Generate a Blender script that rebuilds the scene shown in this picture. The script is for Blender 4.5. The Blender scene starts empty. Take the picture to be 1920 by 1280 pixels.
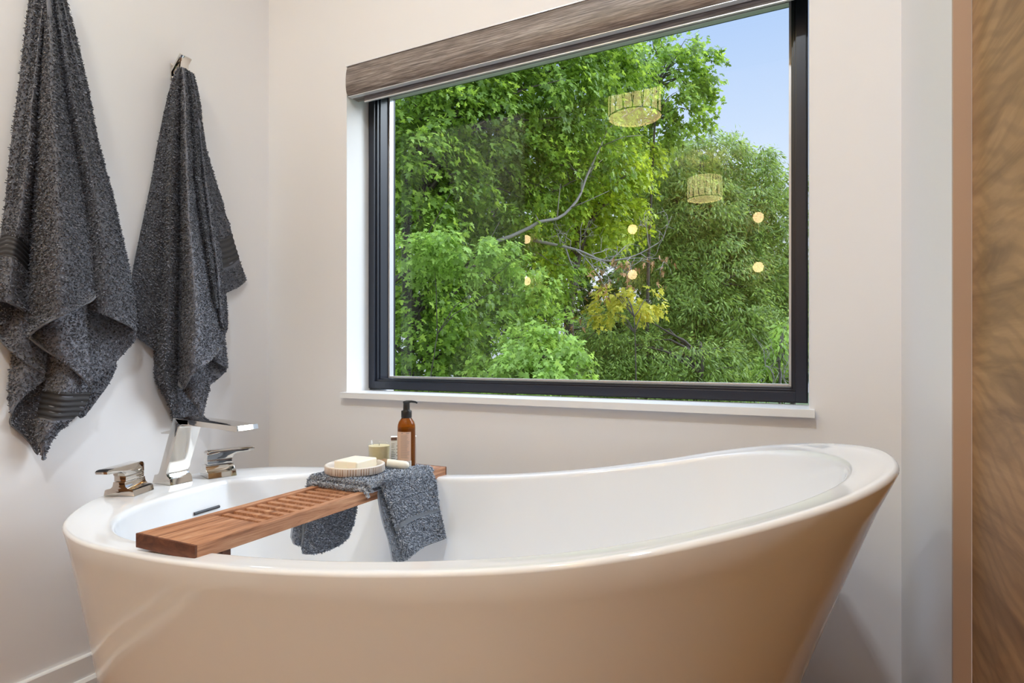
import bpy, bmesh, math, random
import numpy as np
from mathutils import Vector, Matrix

# ------------------------------------------------------------------ camera, sky, sun, lamps, exposure
SC = bpy.context.scene
COL = SC.collection
cam_data = bpy.data.cameras.new('camera')
cam = bpy.data.objects.new('camera', cam_data)
COL.objects.link(cam)
cam_data.sensor_width = 36.0
cam_data.lens = 1106.0 * 36.0 / 1920.0
cam_data.shift_y = 24.0 / 1920.0
cam_data.clip_start = 0.02
cam_data.clip_end = 400
cam.location = (0.0, 0.0, 0.88)
cam.rotation_euler = (math.radians(90), 0, math.atan2(545, 1106))
SC.camera = cam
SC.view_settings.view_transform = 'Standard'
SC.view_settings.look = 'None'
SC.view_settings.exposure = 0.07
SC.view_settings.gamma = 1.0
SC.view_settings.use_curve_mapping = False
SC.cycles.use_denoising = True
SC.cycles.max_bounces = 10
SC.cycles.diffuse_bounces = 6
SC.cycles.glossy_bounces = 5
SC.cycles.transmission_bounces = 8
SC.cycles.transparent_max_bounces = 12
SC.cycles.caustics_reflective = False
SC.cycles.caustics_refractive = False
SC.cycles.sample_clamp_indirect = 6.0

world = bpy.data.worlds.new('sky')
SC.world = world
world.use_nodes = True
wn = world.node_tree
wn.nodes.clear()
w_out = wn.nodes.new('ShaderNodeOutputWorld')
w_bg = wn.nodes.new('ShaderNodeBackground')
w_tc = wn.nodes.new('ShaderNodeTexCoord')
w_sep = wn.nodes.new('ShaderNodeSeparateXYZ')
w_rmp = wn.nodes.new('ShaderNodeValToRGB')
wn.links.new(w_tc.outputs['Generated'], w_sep.inputs[0])
wn.links.new(w_sep.outputs['Z'], w_rmp.inputs[0])
wn.links.new(w_rmp.outputs[0], w_bg.inputs['Color'])
wn.links.new(w_bg.outputs[0], w_out.inputs[0])
els = w_rmp.color_ramp.elements
els[0].position = 0.0
els[0].color = (0.62, 0.70, 0.82, 1)
els[1].position = 0.62
els[1].color = (0.62, 0.76, 1.0, 1)
for pos, c in ((0.10, (0.86, 0.91, 1.0)), (0.30, (0.66, 0.79, 1.0)), (0.48, (0.47, 0.64, 0.97))):
    e = els.new(pos)
    e.color = (*c, 1)
w_mr = wn.nodes.new('ShaderNodeMapRange')       # sky brightened overhead, out of view, to add daylight indoors
w_mr.interpolation_type = 'SMOOTHSTEP'
w_mr.inputs['From Min'].default_value = 0.50
w_mr.inputs['From Max'].default_value = 0.85
w_mr.inputs['To Min'].default_value = 1.0
w_mr.inputs['To Max'].default_value = 4.5
wn.links.new(w_sep.outputs['Z'], w_mr.inputs['Value'])
wn.links.new(w_mr.outputs[0], w_bg.inputs['Strength'])

sun_d = bpy.data.lights.new('sun', 'SUN')
sun = bpy.data.objects.new('sun', sun_d)
COL.objects.link(sun)
sun_d.energy = 3.0
sun_d.angle = math.radians(32)
sun_d.color = (0.86, 0.93, 1.0)
sun.rotation_euler = Vector((-0.64, -0.52, -0.52)).to_track_quat('-Z', 'Y').to_euler()
sun.location = (8, 12, 12)

SKY_FILL = None


def area(name, loc, size, power, color, direction=(0, 0, -1), shape='DISK', size_y=None):
    d = bpy.data.lights.new(name, 'AREA')
    d.shape = shape
    d.size = size
    if size_y:
        d.size_y = size_y
    d.energy = power
    d.color = color
    o = bpy.data.objects.new(name, d)
    COL.objects.link(o)
    o.location = loc
    o.rotation_euler = Vector(direction).to_track_quat('-Z', 'Y').to_euler()
    return o


WARM = (1.0, 0.86, 0.70)
NEUT = (0.84, 0.92, 1.0)
CEIL = 2.75
FILL_LAMPS = [(-1.25, 0.10), (-0.28, -0.15), (-2.6, -1.4), (0.9, -1.4), (-0.62, 0.72)]  # positions of the added ceiling fill lights
portal = area('window_sky_portal', (-0.67, 1.78, 1.3), 1.5, 1.0, (1, 1, 1), (0, -1, 0), 'RECTANGLE', 1.2)
portal.data.cycles.is_portal = True

# ------------------------------------------------------------------ helpers
XL, YW, XR = -1.715, 1.510, 0.1906


def new_mat(name, base=(0.8, 0.8, 0.8), rough=0.5, metal=0.0, **kw):
    m = bpy.data.materials.new(name)
    m.use_nodes = True
    b = m.node_tree.nodes['Principled BSDF']
    b.inputs['Base Color'].default_value = (*base, 1)
    b.inputs['Roughness'].default_value = rough
    b.inputs['Metallic'].default_value = metal
    for k, v in kw.items():
        b.inputs[k].default_value = v
    return m


def nd(m, t, **props):
    n = m.node_tree.nodes.new(t)
    for k, v in props.items():
        setattr(n, k, v)
    return n


def lk(m, a, b):
    m.node_tree.links.new(a, b)


def bsdf(m):
    return m.node_tree.nodes['Principled BSDF']


def bump_noise(m, scale=60, strength=0.1, dist=0.002, detail=4, vec_scale=None):
    tc = nd(m, 'ShaderNodeTexCoord')
    n = nd(m, 'ShaderNodeTexNoise')
    n.inputs['Scale'].default_value = scale
    n.inputs['Detail'].default_value = detail
    if vec_scale:
        mp = nd(m, 'ShaderNodeMapping')
        mp.inputs['Scale'].default_value = vec_scale
        lk(m, tc.outputs['Object'], mp.inputs[0])
        lk(m, mp.outputs[0], n.inputs['Vector'])
    else:
        lk(m, tc.outputs['Object'], n.inputs['Vector'])
    b = nd(m, 'ShaderNodeBump')
    b.inputs['Strength'].default_value = strength
    b.inputs['Distance'].default_value = dist
    lk(m, n.outputs['Fac'], b.inputs['Height'])
    lk(m, b.outputs[0], bsdf(m).inputs['Normal'])
    return n


def grain_mat(name, dark, mid, light, vec_scale, wave=0.0, rough=0.45, scale=1.0, distort=2.0):
    """wood with streaks running along the axis whose vec_scale is smallest"""
    m = new_mat(name, mid, rough)
    tc = nd(m, 'ShaderNodeTexCoord')
    mp = nd(m, 'ShaderNodeMapping')
    mp.inputs['Scale'].default_value = vec_scale
    lk(m, tc.outputs['Object'], mp.inputs[0])
    n1 = nd(m, 'ShaderNodeTexNoise')
    n1.inputs['Scale'].default_value = scale
    n1.inputs['Detail'].default_value = 7
    n1.inputs['Roughness'].default_value = 0.62
    n1.inputs['Distortion'].default_value = distort
    lk(m, mp.outputs[0], n1.inputs['Vector'])
    r = nd(m, 'ShaderNodeValToRGB')
    e = r.color_ramp.elements
    e[0].position, e[0].color = 0.33, (*dark, 1)
    e[1].position, e[1].color = 0.68, (*light, 1)
    x = e.new(0.5)
    x.color = (*mid, 1)
    lk(m, n1.outputs['Fac'], r.inputs[0])
    lk(m, r.outputs[0], bsdf(m).inputs['Base Color'])
    b = nd(m, 'ShaderNodeBump')
    b.inputs['Strength'].default_value = 0.12
    b.inputs['Distance'].default_value = 0.001
    lk(m, n1.outputs['Fac'], b.inputs['Height'])
    lk(m, b.outputs[0], bsdf(m).inputs['Normal'])
    return m


def link(name, me, mat=None, parent=None, smooth=False):
    o = bpy.data.objects.new(name, me)
    COL.objects.link(o)
    if mat is not None:
        for mm in (mat if isinstance(mat, (list, tuple)) else [mat]):
            me.materials.append(mm)
    if parent is not None:
        o.parent = parent
        o.matrix_parent_inverse = Matrix.Translation(-Vector(parent.location)) if False else Matrix.Identity(4)
    if smooth:
        me.polygons.foreach_set('use_smooth', [True] * len(me.polygons))
    return o


def thing(name, loc, label, cat, group=None, rot=0.0):
    o = bpy.data.objects.new(name, None)
    o.empty_display_size = 0.05
    COL.objects.link(o)
    o.location = loc
    o.rotation_euler = (0, 0, rot)
    return tag(o, label, cat, group)


def tag(o, label, cat=None, group=None, kind=None):
    if label:
        o['label'] = label
    if cat:
        o['category'] = cat
    if group:
        o['group'] = group
    if kind:
        o['kind'] = kind
    return o


def structure(o, label=None):
    o['kind'] = 'structure'
    if label:
        o['label'] = label
    return o


def pymesh(name, verts, faces):
    me = bpy.data.meshes.new(name)
    me.from_pydata([tuple(map(float, v)) for v in verts], [], faces)
    me.update()
    return me


class MB:
    """collects shapes in one mesh"""

    def __init__(s):
        s.bm = bmesh.new()

    def box(s, lo, hi, bevel=0.0, mat=None, seg=2):
        lo, hi = Vector(lo), Vector(hi)
        r = bmesh.ops.create_cube(s.bm, size=1.0)
        vs = r['verts']
        for v in vs:
            v.co = Vector(((lo[i] + hi[i]) / 2 + v.co[i] * (hi[i] - lo[i]) for i in range(3)))
        if bevel:
            es = list({e for v in vs for e in v.link_edges})
            r2 = bmesh.ops.bevel(s.bm, geom=es, offset=bevel, segments=seg, affect='EDGES', profile=0.7)
            vs = list({v for f in r2['faces'] for v in f.verts} | {v for v in vs if v.is_valid})
        if mat is not None:
            bmesh.ops.transform(s.bm, matrix=mat, verts=[v for v in vs if v.is_valid])
        return s

    def lathe(s, prof, center=(0, 0, 0), n=48, mat=None):
        c = Vector(center)
        rings = []
        for r, z in prof:
            if r < 1e-6:
                rings.append([s.bm.verts.new(c + Vector((0, 0, z)))])
            else:
                rings.append([s.bm.verts.new(c + Vector((r * math.cos(2 * math.pi * i / n), r * math.sin(2 * math.pi * i / n), z))) for i in range(n)])
        for a, b in zip(rings, rings[1:]):
            for i in range(n):
                j = (i + 1) % n
                if len(a) == 1 and len(b) > 1:
                    s.bm.faces.new((a[0], b[j], b[i]))
                elif len(b) == 1 and len(a) > 1:
                    s.bm.faces.new((a[i], a[j], b[0]))
                elif len(a) > 1:
                    s.bm.faces.new((a[i], a[j], b[j], b[i]))
        if mat is not None:
            bmesh.ops.transform(s.bm, matrix=mat, verts=[v for r in rings for v in r])
        return s

    def tube(s, pts, rad, n=8, cap=True):
        pts = [Vector(p) for p in pts]
        rad = rad if isinstance(rad, (list, tuple)) else [rad] * len(pts)
        rings = []
        up = Vector((0.3, 0.2, 1)).normalized()
        for i, p in enumerate(pts):
            t = (pts[min(i + 1, len(pts) - 1)] - pts[max(i - 1, 0)])
            if t.length < 1e-9:
                t = Vector((0, 0, 1))
            t.normalize()
            a = t.cross(up)
            if a.length < 1e-3:
                a = t.cross(Vector((1, 0, 0)))
            a.normalize()
            b = t.cross(a)
            rings.append([s.bm.verts.new(p + (a * math.cos(2 * math.pi * k / n) + b * math.sin(2 * math.pi * k / n)) * rad[i]) for k in range(n)])
        for r0, r1 in zip(rings, rings[1:]):
            for k in range(n):
                s.bm.faces.new((r0[k], r0[(k + 1) % n], r1[(k + 1) % n], r1[k]))
        if cap:
            s.bm.faces.new(rings[0])
            s.bm.faces.new(rings[-1][::-1])
        return s

    def prism(s, poly, a0, a1, axis='y', mat=None, bevel=0.0):
        """poly: list of 2D points; extruded along axis from a0 to a1"""
        def P(p, a):
            if axis == 'y':
                return Vector((p[0], a, p[1]))
            if axis == 'x':
                return Vector((a, p[0], p[1]))
            return Vector((p[0], p[1], a))
        v0 = [s.bm.verts.new(P(p, a0)) for p in poly]
        v1 = [s.bm.verts.new(P(p, a1)) for p in poly]
        n = len(poly)
        fs = [s.bm.faces.new(v0), s.bm.faces.new(v1[::-1])]
        for i in range(n):
            fs.append(s.bm.faces.new((v0[i], v1[i], v1[(i + 1) % n], v0[(i + 1) % n])))
        bmesh.ops.recalc_face_normals(s.bm, faces=fs)
        vs = v0 + v1
        if bevel:
            es = [e for f in fs[:2] for e in f.edges]
            r2 = bmesh.ops.bevel(s.bm, geom=es, offset=bevel, segments=2, affect='EDGES', profile=0.7)
            vs = list({v for f in r2['faces'] for v in f.verts} | {v for v in vs if v.is_valid})
        if mat is not None:
            bmesh.ops.transform(s.bm, matrix=mat, verts=[v for v in vs if v.is_valid])
        return s

    def build(s, name, mat, parent=None, smooth=False, sharp=35):
        bmesh.ops.recalc_face_normals(s.bm, faces=s.bm.faces[:])
        me = bpy.data.meshes.new(name)
        s.bm.to_mesh(me)
        s.bm.free()
        o = link(name, me, mat, parent, smooth)
        if smooth and sharp:
            me.set_sharp_from_angle(angle=math.radians(sharp))
        return o


def catmull(P, n):
    """resample a polyline (k x d) to n points, by arc length"""
    P = np.asarray(P, float)
    if len(P) == 2:
        t = np.linspace(0, 1, n)[:, None]
        return P[0] * (1 - t) + P[1] * t
    E = np.vstack([2 * P[0] - P[1], P, 2 * P[-1] - P[-2]])
    d = np.r_[0, np.cumsum(np.linalg.norm(np.diff(P, axis=0), axis=1) + 1e-6)]
    q = np.linspace(0, d[-1], n)
    k = np.clip(np.searchsorted(d, q, side='right') - 1, 0, len(P) - 2)
    u = ((q - d[k]) / (d[k + 1] - d[k]))[:, None]
    p0, p1, p2, p3 = E[k], E[k + 1], E[k + 2], E[k + 3]
    return 0.5 * (2 * p1 + (p2 - p0) * u + (2 * p0 - 5 * p1 + 4 * p2 - p3) * u ** 2 + (3 * p1 - p0 - 3 * p2 + p3) * u ** 3)

FILL_LAMP_W = [7.5, 21.0, 4.2, 4.2, 3.6]
# ---- traced outlines, in metres
TOWEL_LARGE = {'A':[[[-1.6826,0.7781,1.8238],[-1.6696,0.781,1.8217],[-1.6696,0.7878,1.8257]],[[-1.6891,0.7689,1.7423],[-1.6761,0.7751,1.7422],[-1.6826,0.7939,1.7541]],[[-1.6891,0.759,1.6596],[-1.6761,0.7663,1.66],[-1.6826,0.7894,1.6729]],[[-1.6891,0.745,1.512],[-1.6761,0.7553,1.5135],[-1.6826,0.7781,1.524]],[[-1.6891,0.7312,1.3733],[-1.6761,0.7424,1.3748],[-1.6826,0.767,1.3836]],[[-1.6891,0.7186,1.2247],[-1.6761,0.7255,1.2248],[-1.6891,0.7525,1.2322]],[[-1.6891,0.7063,1.1221],[-1.6826,0.7138,1.1228],[-1.6891,0.7364,1.1268]],[[-1.6891,0.6982,1.0091],[-1.6826,0.7036,1.0093],[-1.6891,0.7207,1.011]]],'N':[[[-1.6813,0.791,1.831],[-1.6566,0.7839,1.8196],[-1.669,0.7966,1.8307]],[[-1.6813,0.7888,1.7509],[-1.6566,0.7828,1.7412],[-1.669,0.7966,1.7519]],[[-1.6798,0.7768,1.666],[-1.6501,0.7719,1.6565],[-1.6748,0.7948,1.6736]],[[-1.6807,0.7661,1.5511],[-1.6436,0.7601,1.5409],[-1.6807,0.7907,1.5614]],[[-1.6842,0.7579,1.4582],[-1.6397,0.7496,1.4472],[-1.6842,0.7878,1.4691]],[[-1.6865,0.7503,1.3597],[-1.6371,0.7442,1.3504],[-1.6865,0.7844,1.37]],[[-1.6839,0.7384,1.2794],[-1.6345,0.7345,1.2722],[-1.6889,0.7799,1.2775]],[[-1.68,0.7189,1.1861],[-1.6306,0.7212,1.1756],[-1.6924,0.7759,1.1855]],[[-1.68,0.7066,1.1438],[-1.6306,0.714,1.1311],[-1.6924,0.7737,1.1395]],[[-1.68,0.6964,1.0951],[-1.6306,0.7099,1.085],[-1.6924,0.7704,1.0869]],[[-1.68,0.6884,1.0448],[-1.6306,0.7038,1.0316],[-1.6924,0.7682,1.0281]],[[-1.6566,0.673,1.0056],[-1.6436,0.6912,1.003],[-1.6332,0.709,0.9966],[-1.6436,0.7301,0.9899],[-1.6631,0.7495,0.9818]]],'N2':[[[-1.6826,0.6875,1.0817],[-1.6761,0.7152,1.085],[-1.6735,0.752,1.0769]],[[-1.6826,0.6855,1.0078],[-1.6761,0.7152,1.01],[-1.6696,0.7513,1.0]],[[-1.6826,0.6855,0.9709],[-1.6761,0.7152,0.9787],[-1.6683,0.7497,0.9769]],[[-1.6826,0.6835,0.9438],[-1.6787,0.706,0.9521],[-1.6761,0.7308,0.9608],[-1.6696,0.746,0.9716]]],'P':[[[-1.6959,0.705,1.0599],[-1.6761,0.736,1.0624],[-1.6761,0.7796,1.0415]],[[-1.7029,0.71,0.9855],[-1.6683,0.7368,0.9736],[-1.6733,0.7827,0.9634]],[[-1.7099,0.7171,0.9382],[-1.6657,0.7378,0.923],[-1.6707,0.7883,0.8918]],[[-1.6891,0.7104,0.92],[-1.6813,0.7194,0.8976],[-1.6735,0.7286,0.885],[-1.6657,0.755,0.8583],[-1.6683,0.7917,0.8329]]],'J':[[[-1.7058,0.7491,0.9496],[-1.6761,0.7685,0.9369],[-1.6761,0.8046,0.9183]],[[-1.7081,0.7436,0.8851],[-1.6735,0.7607,0.8787],[-1.6785,0.8011,0.8655]],[[-1.7081,0.7372,0.8275],[-1.6735,0.7542,0.8339],[-1.6785,0.7988,0.8391]],[[-1.7058,0.7341,0.7766],[-1.6761,0.7467,0.7958],[-1.6761,0.7954,0.8248]],[[-1.6891,0.7301,0.7381],[-1.6839,0.7373,0.758],[-1.6761,0.7553,0.7825],[-1.6761,0.7774,0.802],[-1.6761,0.7954,0.8169]]],'I':[[[-1.7021,0.7539,0.7818],[-1.7021,0.7804,0.813],[-1.6943,0.8087,0.832]],[[-1.7021,0.7432,0.744],[-1.7021,0.7693,0.7613],[-1.6943,0.8017,0.7725]],[[-1.6995,0.7357,0.7243],[-1.7021,0.7627,0.7099],[-1.6956,0.7887,0.714]],[[-1.6969,0.7366,0.7116],[-1.6995,0.755,0.6914],[-1.6995,0.7725,0.6672],[-1.6956,0.7841,0.6409],[-1.6943,0.7903,0.6322]]],'H':[[[-1.6865,0.8003,0.9647],[-1.6371,0.8204,0.9645],[-1.6495,0.8704,0.9674]],[[-1.6889,0.8014,0.8919],[-1.6345,0.8215,0.8985],[-1.6444,0.8778,0.906]],[[-1.6924,0.8008,0.8256],[-1.6306,0.8195,0.8392],[-1.6479,0.8885,0.8303]],[[-1.6924,0.7974,0.7861],[-1.6306,0.8125,0.7843],[-1.6553,0.89,0.779]],[[-1.6964,0.7913,0.7467],[-1.6371,0.8041,0.7389],[-1.6618,0.862,0.7273]],[[-1.6969,0.7847,0.7078],[-1.6475,0.7886,0.6996],[-1.6648,0.8271,0.6916]],[[-1.6902,0.7816,0.6692],[-1.6605,0.7835,0.6644],[-1.6655,0.8052,0.6637]],[[-1.6785,0.7908,0.6254],[-1.6735,0.7919,0.6217],[-1.6785,0.7977,0.6257]]],'G':[[[-1.6547,0.7608,1.0896],[-1.6176,0.7968,1.092],[-1.6423,0.8642,1.1026]],[[-1.6729,0.767,1.0142],[-1.6111,0.7936,1.0139],[-1.6309,0.8631,1.0138]],[[-1.6861,0.7697,0.9631],[-1.6046,0.7904,0.9339],[-1.6268,0.8671,0.9125]],[[-1.6876,0.7682,0.9345],[-1.6085,0.7923,0.8916],[-1.6233,0.8715,0.8448]],[[-1.6501,0.7533,0.9194],[-1.6293,0.7732,0.8928],[-1.6111,0.8144,0.8526],[-1.6137,0.8467,0.8254],[-1.6241,0.8757,0.7984]]],'F':[[[-1.6748,0.7925,1.83],[-1.6501,0.7876,1.8199],[-1.6748,0.8109,1.8408]],[[-1.6677,0.7914,1.7487],[-1.6306,0.7827,1.7342],[-1.6677,0.8109,1.7593]],[[-1.6664,0.7863,1.6283],[-1.6046,0.7747,1.6087],[-1.6664,0.8244,1.646]],[[-1.6592,0.7762,1.5056],[-1.5851,0.7675,1.4879],[-1.6592,0.8363,1.5292]],[[-1.6586,0.7703,1.3744],[-1.5721,0.7689,1.3607],[-1.6462,0.8502,1.3974]],[[-1.6579,0.7634,1.244],[-1.5591,0.768,1.2339],[-1.6332,0.8656,1.2715]],[[-1.6638,0.7595,1.1157],[-1.5526,0.767,1.1211],[-1.6144,0.8692,1.1419]],[[-1.6638,0.7563,1.0129],[-1.5526,0.767,1.0403],[-1.6144,0.8767,1.0685]],[[-1.6701,0.7592,0.9557],[-1.5565,0.7689,0.9909],[-1.6109,0.8761,1.0412]],[[-1.6189,0.7369,0.9248],[-1.6033,0.7415,0.9371],[-1.5721,0.7461,0.9528],[-1.5565,0.7845,0.9781],[-1.5747,0.8406,1.0098],[-1.5851,0.8608,1.0252]]],'K':[[[-1.6631,0.8006,1.8313],[-1.6553,0.8038,1.8309],[-1.6683,0.8147,1.8411],[-1.6631,0.8169,1.8409],[-1.6761,0.8268,1.8505]],[[-1.6631,0.8052,1.755],[-1.6423,0.8067,1.7502],[-1.6631,0.8228,1.7644],[-1.6553,0.8248,1.7634],[-1.6761,0.8424,1.7784]],[[-1.6553,0.8154,1.6393],[-1.6319,0.8166,1.6345],[-1.6579,0.8416,1.6521],[-1.6501,0.8473,1.653],[-1.6761,0.8706,1.6698]],[[-1.6501,0.8269,1.5238],[-1.6215,0.8315,1.52],[-1.6449,0.8606,1.536],[-1.6423,0.8691,1.5388],[-1.6735,0.8946,1.5549]],[[-1.6501,0.8461,1.3968],[-1.6111,0.8502,1.392],[-1.6215,0.8705,1.4],[-1.6319,0.8888,1.4073],[-1.6683,0.9191,1.4223]],[[-1.6423,0.8592,1.2643],[-1.6007,0.8693,1.2646],[-1.6059,0.8899,1.27],[-1.6241,0.9156,1.278],[-1.6631,0.9512,1.2879]],[[-1.6371,0.8664,1.1432],[-1.5929,0.8827,1.1451],[-1.5955,0.9047,1.1502],[-1.6163,0.9352,1.1581],[-1.6566,0.9753,1.1692]],[[-1.6371,0.8664,1.0483],[-1.5929,0.8865,1.0508],[-1.5981,0.9154,1.0513],[-1.6163,0.9543,1.0532],[-1.6527,0.9958,1.0547]],[[-1.6371,0.8664,0.9981],[-1.6007,0.8947,0.981],[-1.6059,0.9346,0.9668],[-1.6241,0.9701,0.9561],[-1.6501,1.0043,0.9449]]],'L':[[[-1.6696,0.871,1.0229],[-1.6761,0.9395,1.0289],[-1.6631,0.9991,1.0039]],[[-1.6631,0.8801,0.9131],[-1.6761,0.9532,0.9291],[-1.6553,1.0075,0.9421]],[[-1.6631,0.8903,0.8439],[-1.6761,0.9504,0.8742],[-1.6605,1.0063,0.9214]],[[-1.6631,0.8954,0.8105],[-1.6735,0.9354,0.8343],[-1.6709,0.9724,0.8742],[-1.6631,1.002,0.9125]]],'M':[[[-1.6943,0.8713,0.8855],[-1.6891,0.92,0.8999],[-1.6943,0.9747,0.8859]],[[-1.6943,0.8763,0.8023],[-1.6891,0.92,0.8217],[-1.6943,0.9747,0.8506]],[[-1.6943,0.8788,0.7229],[-1.6943,0.8915,0.7162],[-1.6891,0.9253,0.7631],[-1.6891,0.9523,0.8018],[-1.6943,0.9733,0.8389]]]}
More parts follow.
